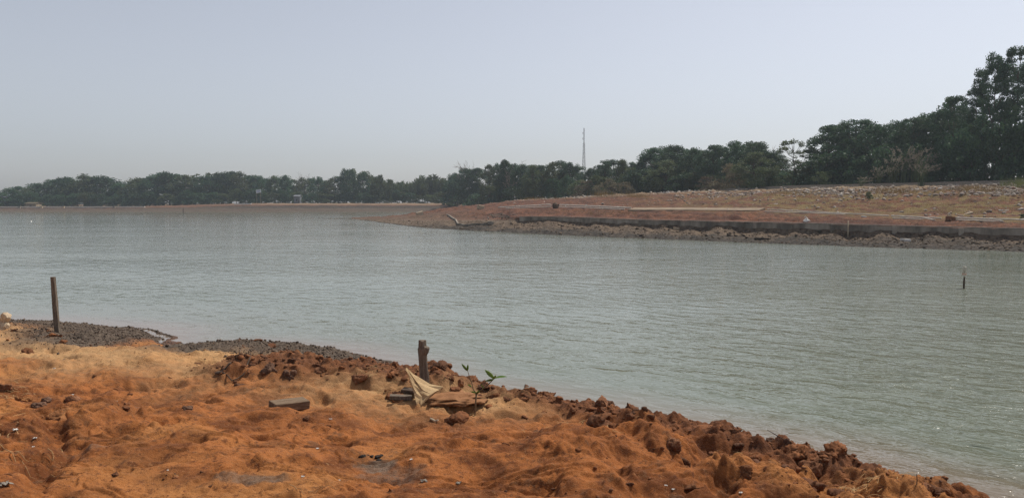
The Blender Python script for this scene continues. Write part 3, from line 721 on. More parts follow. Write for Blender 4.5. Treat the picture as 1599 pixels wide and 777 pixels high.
for x, ty, w_, dY, k, lab in ((1493, 151, 62, -3, 'tall', 'tall tree forming the first step up towards the tallest trees'), (1525, 140, 54, 2, 'tall', 'tall tree tucked between the first step and the tallest crowns'),
                              (1556, 83, 56, -2, 'tall', 'very tall tree with a knobbly separate top clump beside the right edge'), (1538, 108, 50, 3, 'tall', 'tall tree on the left flank of the very tall knobbly one'),
                              (1590, 74, 58, 0, 'tall', 'tallest tree of all, cut by the right edge of the view'), (1575, 100, 60, 6, 'tall', 'tall dark tree filling the gap behind the two tallest ones'),
                              (1612, 92, 60, -4, 'tall', 'tall dark tree mostly beyond the right edge'), (1510, 170, 60, 7, 'tall', 'dark tree half hidden behind the first step of the tallest trees')):
    put(k, x, ty, w_, dY, 'tall_tree', lab, T)
for x in (1650, 1700, 1760, 1830, 1910, 2000):
    put('tall', x, top_y(x) + rnd.uniform(0, 20), 80, rnd.uniform(-3, 4), 'tall_tree', 'tall dark tree beyond the right edge of the view', T, 'trees beyond the right edge')

# undergrowth in front of and between the trunks
B = 'bush'
def bushrow(x0, x1, st, hpx, wpx, kinds, lab, grp, dY=-7):
    x = x0
    while x < x1:
        xx = x + rnd.uniform(-.3, .3) * st; Y = depth(xx) + dY + rnd.uniform(-1.5, 1.5)
        p = atY(xx, 318, Y); z0 = base_z(xx, p.x, Y)
        k = kinds[rnd.randrange(len(kinds))]
        plant(k, (p.x, Y, z0), hpx * rnd.uniform(.65, 1.2) / F * Y, wpx * rnd.uniform(.8, 1.3) / F * Y, 'bush', lab, B, grp, 'foliage', 'stems')
        x += st
bushrow(-100, 415, 15, 20, 34, ['bush', 'busholive', 'bush'], 'leafy dark bush at the foot of the wood on the far left shore', 'bushes along the far left shore')
bushrow(415, 720, 12, 18, 30, ['busholive', 'bush'], 'leafy bush at the foot of the low trees and palms', 'bushes along the middle of the far shore')
bushrow(715, 1005, 24, 34, 44, ['bush', 'bush', 'busholive'], 'dark bush at the foot of the grove below the lattice tower', 'bushes below the lattice tower')
bushrow(1005, 1280, 30, 36, 60, ['bush', 'bush', 'busholive'], 'dark bush behind the crest wall under the round hump of wood', 'bushes under the hump of wood', -6)
bushrow(1290, 1500, 30, 60, 74, ['bush'], 'dark bush behind the crest wall under the right-hand wood', 'bushes under the right-hand wood', -5)
bushrow(1490, 1760, 30, 95, 84, ['bush'], 'dark bush behind the crest wall under the tallest trees', 'bushes under the tallest trees', -5)
bushrow(1190, 1300, 16, 40, 60, ['bush', 'busholive'], 'dark bush closing the gap behind the slender airy tree', 'bushes in the gap', 5)
for k, x, ty, w_, dY, lab in (('bushdry', 1145, 255, 60, -13, 'dry brown bush with bare twigs in front of the hump of wood'), ('bushdry', 1105, 276, 50, -14, 'low dry brown bush left of the larger dry bush'),
                              ('bushdry', 950, 280, 50, -12, 'dry brown bush at the foot of the grove right of the lattice tower'), ('bushdry', 975, 284, 40, -13, 'smaller dry brown bush beside the orange grass'), ('bushdry', 915, 282, 44, -11, 'dry olive brown bush straight below the lattice tower'),
                              ('busholive', 1283, 268, 40, -9, 'small round light green bush in front of the right-hand wood'), ('busholive', 1195, 262, 56, -13, 'light green bush under the lighter olive tree'),
                              ('bushdry', 1120, 284, 50, -14, 'lowest dry bush just behind the crest wall')):
    put(k, x, ty, w_, dY, 'bush', lab, B, None, 'foliage', 'stems')

# bare trees
def bare_proto(r, spread=.28, depth_=4):
    mb = MB()
    def grow(p, d, L, rad, lev):
        q = p + d * L; mid = p + d * L * .5 + Vector(r.normal(size=3) * L * .05)
        mb.tube([p, mid, q], [rad, rad * .8, rad * .6], 5 if lev > 1 else 4, cap=False)
        if lev == 0: return
        for k in range(r.randint(2, 4)):
            nd = (d + Vector(r.normal(size=3) * [.55, .55, .3])).normalized()
            grow(p + d * L * r.uniform(.5, 1), nd, L * r.uniform(.5, .75), rad * .55, lev - 1)
    grow(Vector((0, 0, 0)), Vector((0, 0, 1)), .45, .014, depth_)
    for k in range(5):
        z = .35 + .06 * k
        grow(Vector((0, 0, z)), Vector((r.normal() * .7, r.normal() * .7, .7)).normalized(), .2, .006, 2)
    zs = max(v[2] for v in mb.v); mb.v = [(x / zs, y / zs, z / zs) for x, y, z in mb.v]
    return mb.mesh('bare_branches', M_BARE)
BARE = [bare_proto(np.random.RandomState(40 + i)) for i in range(3)]
for i, (x, ty, wf, dY, lab) in enumerate(((730, 249, .75, 6, 'leafless tree sticking up at the left end of the middle grove'), (476, 267, .9, 5, 'leafless tree standing up above the low trees by the far shore'),
                               (806, 250, .9, 8, 'leafless twiggy tree beside the highest crown of the grove'), (1206, 226, .8, 6, 'grey leafless tree in the gap left of the slender airy tree'), (1192, 230, .8, 4, 'grey leafless tree against the edge of the hump of wood'), (795, 262, .8, -9, 'pale bare tree standing in front of the grove'))):
    Y = depth(x) + dY; p = atY(x, ty, Y); z0 = base_z(x, p.x, Y)
    o = link('bare_tree', BARE[i % 3], None, (p.x, Y, z0)); o.rotation_euler = (0, 0, i * 1.3); h = p.z - z0; o.scale = (h * wf, h * wf, h)
    tag(o, lab, T)

# nipa palms: upright fronds fanning from the ground
def palm_proto(r, nf=12):
    V = []; Fc = []
    for k in range(nf):
        a = r.uniform(0, 6.28); lean = r.uniform(.08, .75); L = r.uniform(.7, 1.05); n = 9; pts = []
        for i in range(n + 1):
            t = i / n; out = lean * L * (t ** 1.7) * .85; up = L * (t - .32 * lean * t ** 3)
            pts.append(np.array([math.cos(a) * out, math.sin(a) * out, up]))
        s = np.array([-math.sin(a), math.cos(a), 0])
        for i in range(2, n):
            for m_ in range(3):
                t = (i + m_ / 3) / n; p = pts[i] * (1 - m_ / 3) + pts[i + 1] * (m_ / 3); ll = .26 * math.sin(min(1, t * 1.02) * 3.0) ** .6 + .03
                for sg in (-1, 1):
                    tip = p + s * sg * ll * r.uniform(.7, 1) + np.array([0, 0, ll * r.uniform(-.1, .55)]); b = len(V); w_ = np.array([0, 0, .022])
                    V.extend([p - w_, p + w_, tip + w_ * .3, tip - w_ * .3]); Fc.append((b, b + 1, b + 2, b + 3))
        for i in range(n):
            b = len(V); V.extend([pts[i] - s * .008, pts[i] + s * .008, pts[i + 1] + s * .006, pts[i + 1] - s * .006]); Fc.append((b, b + 1, b + 2, b + 3))
    V = np.array(V); V[:, 2] /= V[:, 2].max()
    return fast_mesh('palm_fronds', V, Fc, M_LEAF2, attrs={'rv': np.repeat(r.rand(len(Fc)), 4)})
PALM = [palm_proto(np.random.RandomState(60 + i)) for i in range(4)]
x = 578; i = 0
while x < 722:
    Y = 286 + rnd.uniform(-5, 5); ty = rnd.choice([278, 281, 284, 287]) - (6 if rnd.random() < .25 else 0) - max(0, (x - 650)) * .05
    for back in (0, 1):
        xx = x + back * 5; Yb = Y + back * 8
        p = atY(xx, ty - back * 2 + rnd.uniform(-3, 4), Yb); z0 = fz(p.x, Yb); h = p.z - z0
        o = link('palm', PALM[i % 4], None, (p.x, Yb, z0)); o.rotation_euler = (0, 0, rnd.uniform(0, 6.28)); o.scale = (h * .62, h * .62, h)
        tag(o, 'spiky nipa palm in the thicket right of the twin-domed tree', 'palm', 'palms of the thicket'); i += 1
    x += rnd.uniform(8, 11)

# reeds with pale plumes in front of the right-hand wood, and dry grass tufts
def reed_proto(r, n=60, plume=True):
    V = []; Fc = []; mi = []
    for k in range(n):
        a = r.uniform(0, 6.28); ro = r.uniform(0, .16); base = np.array([math.cos(a) * ro, math.sin(a) * ro, 0]); L = r.uniform(.5, 1.0)
        dx = np.array([r.normal(.16, .16), r.normal(0, .14), 0]); m_ = 6; w_ = .008
        pts = [base + dx * L * (t ** 2.2) * 1.6 + np.array([0, 0, L * (t - .22 * t ** 4)]) for t in np.linspace(0, 1, m_)]
        s = np.array([math.cos(a + 1.3), math.sin(a + 1.3), 0]) * w_
        for i in range(m_ - 1):
            b = len(V); f = 1 - i / m_; g_ = 1 - (i + 1) / m_
            V.extend([pts[i] - s * f, pts[i] + s * f, pts[i + 1] + s * g_, pts[i + 1] - s * g_]); Fc.append((b, b + 1, b + 2, b + 3)); mi.append(0)
        if plume and r.rand() < .55:
            tip = pts[-1]; dr = pts[-1] - pts[-2]; dr /= np.linalg.norm(dr)
            for q in range(14):
                c = tip + dr * r.uniform(-.10, .10) + np.array([0, 0, -.01]); d = dr * .6 + r.normal(size=3) * .5; d /= np.linalg.norm(d); e = np.cross(d, r.normal(size=3)); e /= np.linalg.norm(e)
                b = len(V); V.extend([c, c + d * .03 + e * .008, c + d * .06, c + d * .03 - e * .008]); Fc.append((b, b + 1, b + 2, b + 3)); mi.append(1)
    V = np.array(V)
    return V, Fc, mi
REED = []
for i in range(3):
    r = np.random.RandomState(90 + i); V, Fc, mi = reed_proto(r, 70)
    FA = np.array(Fc); mi = np.array(mi)
    st = fast_mesh('stalks', V, FA[mi == 0], M_LEAF2, attrs={'rv': np.full(len(V), .5)})
    pl = fast_mesh('plumes', V, FA[mi == 1], M_PLUME, attrs={'rv': np.full(len(V), .5)})
    REED.append((st, pl))
for i, (x, ty, wf, dY, lab) in enumerate(((1372, 250, .6, -11, 'low pale reed clump with plumes at the left end of the reeds'), (1392, 232, .55, -10, 'pale plumed reed clump second from the left end of the reeds'), (1412, 212, .5, -9, 'tallest reed clump with drooping pale plumes before the right-hand wood'),
                               (1432, 222, .5, -10, 'plumed reed clump just right of the tallest reeds'), (1345, 272, .9, -12, 'short spreading reed clump close to the crest wall'), (1440, 246, .6, -12, 'plumed reed clump at the right end of the reeds'))):
    Y = depth(x) + dY; p = atY(x, ty, Y); z0 = pz(p.x, Y); h = p.z - z0
    e = empty('reed_clump', (p.x, Y, z0)); e.scale = (h * wf * 1.5, h * wf * 1.5, h); tag(e, lab, 'reeds', 'reeds before the right-hand wood')
    link('stalks', REED[i % 3][0], e); link('plumes', REED[i % 3][1], e)

M_GRASS = leaf_mat('dry_grass_blades', (.23, .155, .055), (.34, .235, .09), (.20, .17, .06), .3)
M_GREENG = leaf_mat('green_weed_blades', (.10, .13, .04), (.16, .18, .06), (.20, .19, .07), .3)
def tuft(r, n=70):
    V = []; Fc = []
    for k in range(n):
        a = r.uniform(0, 6.28); ro = r.rand() ** .5 * .5; b0 = np.array([math.cos(a) * ro, math.sin(a) * ro, 0]); L = r.uniform(.45, 1.0); d = np.array([r.normal(0, .28), r.normal(0, .28), 0]); w_ = np.array([math.cos(k), math.sin(k), 0]) * .014
        p1 = b0 + d * L * .35 + np.array([0, 0, L * .6]); p2 = b0 + d * L + np.array([0, 0, L]); b = len(V)
        V.extend([b0 - w_, b0 + w_, p1 + w_ * .7, p1 - w_ * .7, p2 - w_ * .1, p2 + w_ * .1]); Fc.extend([(b, b + 1, b + 2, b + 3), (b + 3, b + 2, b + 5, b + 4)])
    return fast_mesh('grass_blades', np.array(V), Fc, M_GRASS, attrs={'rv': np.repeat(r.rand(n), 6)})
# mass of low dry grass over the embankment: uncountable
VV = []; FF = []; RV = []
gr = np.random.RandomState(8)
def add_grass(x, y, z, h, w_, n):
    for _ in range(n):
        a = gr.uniform(0, 6.28); b0 = np.array([x + gr.normal(0, w_), y + gr.normal(0, w_), z - .03]); L = h * gr.uniform(.5, 1.1); d = np.array([gr.normal(0, .35), gr.normal(0, .35), 0]); s = np.array([math.cos(a), math.sin(a), 0]) * .012
        b = len(VV); VV.extend([b0 - s, b0 + s, b0 + d * L + np.array([0, 0, L])]); FF.append((b, b + 1, b + 2)); v = gr.rand(); RV.extend([v] * 3)
for xr, yr, n, h in (((1220, 1700), (296, 312), 130, .35), ((1200, 1650), (312, 332), 210, .16), ((930, 1010), (303, 309), 60, .6), ((1370, 1420), (296, 303), 40, .6), ((1500, 1560), (293, 301), 50, .6), ((1200, 1260), (299, 306), 30, .4), ((860, 1000), (327, 335), 80, .12), ((820, 900), (309, 312), 30, .3)):
    for _ in range(n):
        p = ppx(rnd.uniform(*xr), rnd.uniform(*yr)); add_grass(p.x, p.y, p.z, h, .5, 22)
tag(link('dry_grass', fast_mesh('dry_grass', VV, FF, M_GRASS, attrs={'rv': RV})), 'tufty dry yellow grass over the red embankment', 'grass', None, 'stuff')
VV = []; FF = []; RV = []
for _ in range(26):
    p = ppx(rnd.gauss(1590, 14), rnd.uniform(285, 293)); add_grass(p.x, p.y, p.z, .9, .35, 26)
tag(link('green_weeds', fast_mesh('green_weeds', VV, FF, M_GREENG, attrs={'rv': RV})), 'taller green weeds on the crest below the tallest trees', 'weeds', None, 'stuff')
p = ppx(1356, 311)
plant('busholive', (p.x, p.y, p.z - .03), .75, .85, 'small_shrub', 'single small green shrub among the rubble on the red slope', 'shrub', None, 'foliage', 'stems')
p = ppx(1597, 342)
plant('bush', (p.x, p.y, p.z - .03), .4, .5, 'small_shrub', 'small dark shrub beside the pale pipe at the right edge', 'shrub', None, 'foliage', 'stems')
# ------------------------------------------------------------------ BUILT THINGS ON THE FAR SIDE
def strip_wall(name, pts, th, mat, parent=None, bump=0.0):
    """wall following pts [(x, y, zbottom, ztop)], one closed mesh"""
    V = []; Fc = []; n = len(pts)
    for i, (x, y, zb_, zt_) in enumerate(pts):
        a = Vector(pts[max(i - 1, 0)][:2]); b = Vector(pts[min(i + 1, n - 1)][:2]); t = (b - a).normalized(); s = Vector((-t.y, t.x)) * th * .5
        j = rnd.uniform(-bump, bump)
        V += [(x - s.x, y - s.y, zb_), (x - s.x, y - s.y, zt_ + j), (x + s.x, y + s.y, zt_ + j), (x + s.x, y + s.y, zb_)]
    for i in range(n - 1):
        for k in range(4): Fc.append((i * 4 + k, i * 4 + (k + 1) % 4, i * 4 + 4 + (k + 1) % 4, i * 4 + 4 + k))
    Fc.append((0, 1, 2, 3)); Fc.append(((n - 1) * 4 + 3, (n - 1) * 4 + 2, (n - 1) * 4 + 1, (n - 1) * 4))
    return MB().add(V, Fc).mesh(name, mat)
def penrow(x): return [float(np.atleast_1d(q)[0]) for q in pen(x)]
# retaining wall at the water: long concrete slabs
def wall_pts(x0, x1, n, off=0.0, lift=0.0):
    o = []
    for x in np.linspace(x0, x1, n):
        r_ = penrow(x); Y = r_[1] + off; o.append(((x - CX) / F * Y / CP, Y, r_[2] - .55, r_[3] + lift))
    return o
e = empty('retaining_wall', (0, 0, 0)); tag(e, 'long dark concrete retaining wall along the foot of the red embankment', 'wall')
link('wall_body', strip_wall('wall_body', wall_pts(812, 2300, 120, 0, .0), .16, M_DKCONC, None, .03), e)
link('coping', strip_wall('coping', [(x, y + .01, t + .003, t + .055) for x, y, b, t in wall_pts(812, 2300, 120, 0, .012)], .22, M_CONC, None, .008), e)
for x in (1000, 1108, 1300, 1396, 1500):
    r_ = penrow(x); Y = r_[1] - .12
    mb = MB(); mb.box(((x - CX) / F * Y / CP, Y, r_[3] - .5), (.28, .14, .98), 0, 0, 0, .01); mb.build('buttress', M_DKCONC, e)
wp = [(698, 104, 1.12), (708, 92, 1.08), (716, 80.5, .99), (735, 79, .98), (750, 78.3, .97), (767, 77.5, .96)]
pts = []
for (xa, Ya, za), (xb, Yb, zb_) in zip(wp[:-1], wp[1:]):
    for t in (0, .25, .5, .75):
        x, Y = xa + (xb - xa) * t, Ya + (Yb - Ya) * t; X = (x - CX) / F * Y / CP; g_ = pz(X, Y); pts.append((X, Y, g_ - .3, g_ + .13))
e = empty('low_wall', (0, 0, 0)); tag(e, 'short bent concrete wall with a pale top near the tip of the embankment', 'wall')
link('wall_body', strip_wall('wall_body', pts, .16, M_DKCONC), e)
link('coping', strip_wall('coping', [(x, y, t + .003, t + .06) for x, y, b, t in pts], .13, M_DKCONC), e)
# crest wall
pts = []
for x in np.linspace(1062, 2300, 90):
    r_ = penrow(x); Y = r_[6] + .4; X = (x - CX) / F * Y / CP; k = min(1, (x - 1062) / 160)
    pts.append((X, Y, r_[7] - .6, r_[7] + .02 + .42 * (.25 + .75 * k)))
tag(link('crest_wall', strip_wall('crest_wall', pts, .2, M_CONC, None, .012)), 'low grey concrete wall running along the crest of the embankment', 'wall')

# pipes: pairs of pale pipes lying on the slope
def lay_pipe(pxs, rad, mat, name, label, group, off=0.0, collars=(), cat='pipe'):
    P_ = []
    for x, y in pxs:
        p = ppx(x, y); P_.append(Vector((p.x, p.y + off, pz(p.x, p.y + off) + rad * .9)))
    Q = []
    for a, b in zip(P_[:-1], P_[1:]):
        for t in np.linspace(0, 1, 9)[:-1]:
            q = a.lerp(b, t); q.z = max(q.z, pz(q.x, q.y) + rad * .7); Q.append(q)
    Q.append(P_[-1])
    c = sum(Q, Vector()) / len(Q); e = empty(name, c); tag(e, label, cat, group)
    MB().tube([q - c for q in Q], rad, 8).build('pipe_run', mat, e, None, True)
    for k in collars:
        i = int(k * (len(Q) - 2)); d = (Q[i + 1] - Q[i]).normalized() * rad * 1.6
        MB().tube([Q[i] - d - c, Q[i] + d - c], rad * 1.5, 8).build('collar', mat, e, None, True)
lay_pipe([(778, 324.5), (815, 322.5), (860, 320.2)], .075, M_PIPE, 'pipe', 'pale pipe between the pale block and the dark stump, upper of its pair', 'pipes laid along the embankment', 0, (.5,))
lay_pipe([(790, 326), (815, 325), (860, 323.2)], .06, M_PIPE, 'pipe', 'pale pipe left of the dark stump, lower of its pair', 'pipes laid along the embankment', 0)
lay_pipe([(872, 320.5), (920, 322.5), (985, 325.5)], .075, M_PIPE, 'pipe', 'pale pipe right of the dark stump, upper of its pair', 'pipes laid along the embankment', 0, (.7,))
lay_pipe([(874, 323.5), (920, 325), (975, 327.5)], .055, M_PIPE, 'pipe', 'pale pipe right of the dark stump, lower of its pair', 'pipes laid along the embankment', 0)
lay_pipe([(1198, 327.5), (1260, 331), (1330, 334.5), (1388, 337.5)], .045, M_PIPE, 'pipe', 'long thin pale pipe right of the tan slab, upper of its pair', 'pipes laid along the embankment', 0, (.25,))
lay_pipe([(1194, 330.5), (1260, 332.8), (1320, 335)], .04, M_PIPE, 'pipe', 'thin pale pipe starting at the right end of the tan slab, lower of its pair', 'pipes laid along the embankment', 0)
lay_pipe([(1394, 338), (1430, 339.6), (1470, 341.5)], .05, M_PIPE, 'pipe', 'short pale pipe just left of the brown block, upper of its pair', 'pipes laid along the embankment', 0, (.05,))
lay_pipe([(1394, 341), (1430, 342.4), (1460, 344)], .045, M_PIPE, 'pipe', 'short pale pipe just left of the brown block, lower of its pair', 'pipes laid along the embankment', 0)
lay_pipe([(1490, 341), (1540, 342.6), (1600, 344.5), (1680, 347)], .055, M_PIPE, 'pipe', 'pale pipe from the brown block to the right edge, upper of its pair', 'pipes laid along the embankment', 0, (.05, .4))
lay_pipe([(1492, 344), (1530, 345.2), (1566, 346.4)], .045, M_PIPE, 'pipe', 'pale pipe right of the brown block, lower of its pair', 'pipes laid along the embankment', 0)
# tan slab
a, b = ppx(986, 327.5), ppx(1190, 328.5)
d = b - a; L = d.xy.length; rz = math.atan2(d.y, d.x); c = (a + b) / 2
e = empty('concrete_slab', (c.x, c.y, 0), rz); tag(e, 'long pale tan concrete slab lying across the red slope', 'slab')
mb = MB(); V = []; Fc = []; n = 14; tl = .17
for t in np.linspace(-.5, .5, n):
    z_ = a.z + (b.z - a.z) * (t + .5) + .12 + rnd.uniform(-.012, .012); x_ = t * L
    for y_, h_ in ((-.55, -.20), (-.55, 0), (.55, 0), (.55, -.20)): V.append((x_, y_ + rnd.uniform(-.03, .03), z_ + y_ * tl + h_))
for i in range(n - 1):
    for k in range(4): Fc.append((i * 4 + k, i * 4 + (k + 1) % 4, i * 4 + 4 + (k + 1) % 4, i * 4 + 4 + k))
Fc += [(0, 1, 2, 3), ((n - 1) * 4 + 3, (n - 1) * 4 + 2, (n - 1) * 4 + 1, (n - 1) * 4)]
mb.add(V, Fc).build('slab_body', M_SLAB, e)
link('edge_beam', strip_wall('edge_beam', [(x_ * L, -.66, a.z + (b.z - a.z) * (x_ + .5) - .5, a.z + (b.z - a.z) * (x_ + .5) - .13) for x_ in np.linspace(-.05, .49, 8)], .12, M_DKCONC, None, .01), e)

def block(name, x, y, w, h, dd, mat, label, cat, rz=.3, tilt=.1, sub=None):
    p = ppx(x, y); k = p.length / F
    W, Hh = w * k, h * k; e = empty(name, p, rz)
    bm = bmesh.new(); bmesh.ops.create_cube(bm, size=1); bmesh.ops.bevel(bm, geom=bm.edges[:], offset=.06, segments=1, affect='EDGES'); bmesh.ops.subdivide_edges(bm, edges=bm.edges[:], cuts=1)
    bm.verts.index_update(); Rm = Matrix.Rotation(tilt, 3, 'Y')
    V = [Rm @ Vector(((v.co.x + rnd.uniform(-.05, .05)) * W, (v.co.y + rnd.uniform(-.05, .05)) * dd, (v.co.z + .4 + rnd.uniform(-.05, .05)) * Hh)) for v in bm.verts]
    o = MB().add(V, [[v.index for v in f.verts] for f in bm.faces]).build(name, mat, None, p); bpy.data.objects.remove(e); o.rotation_euler = (0, 0, rz)
    tag(o, label, cat); bm.free(); return o
block('concrete_block', 656, 336, 10, 6, .7, M_PALEWOOD, 'pale broken concrete block on the mud at the tip of the embankment', 'block', .5, -.25)
block('concrete_block', 750, 326.5, 10, 6.5, .7, M_PALEWOOD, 'pale concrete block where the pipes begin, right of the tip', 'block', .4, .2)
block('brown_block', 1484, 344, 10, 6, .4, simple_mat('rusty_brown_earth', (.12, .06, .035), (.22, .11, .06), 9, .95, .5, .02), 'small rust brown block between the pipe ends near the right edge', 'block', .3, .1)
block('stone', 1482, 338, 5, 3.5, .2, M_LIME, 'pale stone lying on top of the brown block', 'stone', .3, .1)
block('white_plank', 1567, 329.5, 12, 2, .25, M_WHITE, 'short white plank on the red slope near the right edge', 'plank', .1, .02)
block('tan_plank', 1513, 334, 13, 2, .2, M_PALEWOOD, 'tan splintered plank propped up behind the brown block', 'plank', .2, -.25)
block('white_scrap', 1349, 339, 7, 2, .2, M_WHITE, 'small white scrap on the red slope above the wall', 'litter', .2, .1)
block('white_scrap', 1414, 376, 13, 3.5, .3, M_WHITE, 'crumpled white sheet on the mud below the wall', 'litter', .3, .08)
block('pale_stone', 1056, 358, 8, 4, .3, M_LIME, 'pale stone on the mud under the retaining wall', 'stone', .3, .1)
# dark stump between the pipes
p = ppx(867, 325.5); mb = MB()
mb.tube([(0, 0, -.2), (0.03, 0, .18), (-.03, 0, .42), (-.12, .02, .62)], [.34, .36, .30, .18], 9, True, 0, .2); mb.tube([(.1, 0, .2), (.36, 0, .38), (.42, 0, .5)], [.12, .1, .05], 6, True, 0, .2)
e = tag(mb.build('tree_stump', M_WOOD2, None, p), 'dark tree stump between the ends of the pale pipes', 'stump')
# driftwood heap
p = ppx(788, 342); e = empty('driftwood_heap', p); tag(e, 'tangled heap of dead grey branches at the left end of the retaining wall', 'driftwood')
for k in range(16):
    a = rnd.uniform(0, 6.28); c = Vector((rnd.gauss(0, 1.0), rnd.gauss(0, .6), .12 + rnd.random() * .3)); d = Vector((math.cos(a), math.sin(a) * .6, rnd.uniform(-.1, .35))) * rnd.uniform(.5, 1.5)
    MB().tube([c - d * .5, c + Vector((0, 0, .08)), c + d * .5], [.07, .055, .03], 5, True, 0, .2).build('branch', M_BARE, e)
p = ppx(766, 348); block('stone', 766, 350, 9, 5, .5, M_CONC, 'grey stone on the mud below the heap of dead branches', 'stone', .2, .1)
# white bag
p = ppx(1260, 346.5); V, Fc = rock_v(3, .26, .5, 1.0, np.random.RandomState(3)); V[:, 2] = np.abs(V[:, 2] + .1)
e = empty('white_bag', p); tag(e, 'crumpled white plastic bag on the red soil above the retaining wall', 'bag')
link('bag_body', fast_mesh('bag_body', V, Fc, M_WHITE, True), e)
MB().tube([(.02, 0, .22), (-.06, 0, .33), (-.14, .02, .38)], [.05, .025, .06], 7, True, 0, .25).build('tied_neck', M_WHITE, e)
# thin pole before the wall
p = ppx(1324, 369); q = atY(1324, 344.5, p.y)
tag(MB().tube([(0, 0, -.3), (.0, 0, .5), (-.01, 0, q.z - p.z)], [.05, .045, .035], 7, True, 0, .05).build('thin_pole', M_PALEWOOD, None, p, True), 'thin upright wooden pole standing before the retaining wall', 'pole')
p = ppx(1314, 367.5); mb = MB()
for a, b in (((-.2, 0, 0), (.12, 0, .35)), ((.15, 0, 0), (-.1, 0, .42)), ((.25, 0, 0), (.3, 0, .25))): mb.tube([a, b], [.03, .012], 5)
tag(mb.build('dead_twigs', M_WOOD2, None, p), 'few dark dead twigs sticking out of the mud left of the thin pole', 'twigs')
# sunken dark hull-like trough
p = onz(1191, 374.5, .12); e = empty('dark_trough', p, .06); tag(e, 'dark half sunken trough at the muddy waterline below the wall', 'trough')
V = []; n = 14
for i in range(n):
    a = 2 * math.pi * i / n; ca, sa = math.cos(a), math.sin(a)
    for s_, z in ((.75, -.10), (1.0, .13), (.86, .13), (.65, 0)): V.append((ca * .62 * s_, sa * .28 * s_, z))
Fc = [(i * 4 + k, ((i + 1) % n) * 4 + k, ((i + 1) % n) * 4 + k + 1, i * 4 + k + 1) for i in range(n) for k in range(3)] + [tuple(i * 4 + 3 for i in range(n)), tuple(i * 4 for i in range(n - 1, -1, -1))]
MB().add(V, Fc).build('hull', M_CHAR, e); MB().tube([(0, -.23, .14), (0, .23, .14)], .03, 6).build('cross_bar', M_WOOD2, e)
tag(MB().tube([(-.6, 0, 0), (0, 0.02, .03), (.7, 0, .10)], [.05, .045, .03], 6, True, 0, .2).build('stick', M_WOOD2, None, onz(728, 357.5, .3)), 'long dark stick lying at the waterline of the mud tip', 'stick')

# stake with an upturned bottle in the water
p = onz(1505, 450, 0); k = p.length / F
e = empty('marker_stake', p); tag(e, 'dark stake in the water with a clear plastic bottle upside down on it', 'stake')
MB().tube([(0, 0, -.5), (0, 0, .2), (.01, 0, 17 * k)], [.03, .028, .024], 7, True, 0, .06).build('stick', M_WOOD2, e, None, True)
mbt, ntb, bb = new_mat('clear_scuffed_plastic'); bb.inputs['Base Color'].default_value = (.72, .66, .56, 1); bb.inputs['Roughness'].default_value = .25; bb.inputs['Transmission Weight'].default_value = .55; bb.inputs['Specular IOR Level'].default_value = .5
z0 = 13 * k; prof = [(.018, 0), (.018, .03), (.03, .05), (.055, .10), (.058, .14), (.053, .16), (.058, .18), (.058, .30), (.05, .32), (.02, .325)]
V = []; Fc = []
for r_, z in prof:
    for i in range(12): V.append((math.cos(i * .5236) * r_, math.sin(i * .5236) * r_, z0 + z * 1.15))
for j in range(len(prof) - 1):
    for i in range(12): Fc.append((j * 12 + i, j * 12 + (i + 1) % 12, j * 12 + 12 + (i + 1) % 12, j * 12 + 12 + i))
MB().add(V, Fc).build('bottle', mbt, e, None, True)
MB().tube([(0, 0, z0 + .12), (0, 0, z0 + .17)], .061, 12).build('label_band', simple_mat('faded_red_band', (.45, .20, .14), (.62, .45, .36), 8, .6, 0), e)
p = onz(286, 331.5, 0)
tag(MB().tube([(0, 0, -.5), (.02, 0, .55), (.06, 0, 1.15)], [.14, .13, .10], 7).build('water_post', M_WOOD2, None, p), 'small dark post standing in the water near the far shore', 'post')
p = onz(49, 345.5, 0); V, Fc = rock_v(2, .14, .15, .8, np.random.RandomState(4))
tag(link('float', fast_mesh('float', V, Fc, M_WHITE, True), None, p), 'tiny white float on the water far out on the left', 'float')

# far left shore: pale kerb wall with posts, house, hut, sign
e = empty('shore_wall', (0, 0, 0)); tag(e, 'low pale concrete wall with posts along the far left shore', 'wall')
pts = [((x - CX) / F * 268 / CP, 268, .5, 1.62 + .25 * float(sstep(150, 420, np.array([float(x)]))[0])) for x in np.linspace(-500, 228, 40)]
link('wall_body', strip_wall('wall_body', [(x, y, b_, t_ - .42) for x, y, b_, t_ in pts], .3, M_DKCONC), e)
link('coping', strip_wall('coping', [(x, y, t_ - .417, t_) for x, y, b_, t_ in pts], .5, M_PIPE), e)
for x in (-160, -60, 33, 67, 101, 180):
    X = (x - CX) / F * 267.3 / CP
    MB().box((X, 267.2, .75), (.75, .5, 1.9), bev=.03).build('wall_post', M_PALEWOOD if x in (67, 101) else M_CONC, e)
M_HWALL = simple_mat('painted_house_wall', (.46, .46, .47), (.56, .56, .57), 1.5, .9, .1, .02)
M_ROOF = simple_mat('dark_roof_sheet', (.11, .12, .15), (.17, .18, .21), 1, .7, .2, .02, (1, 6, 1))
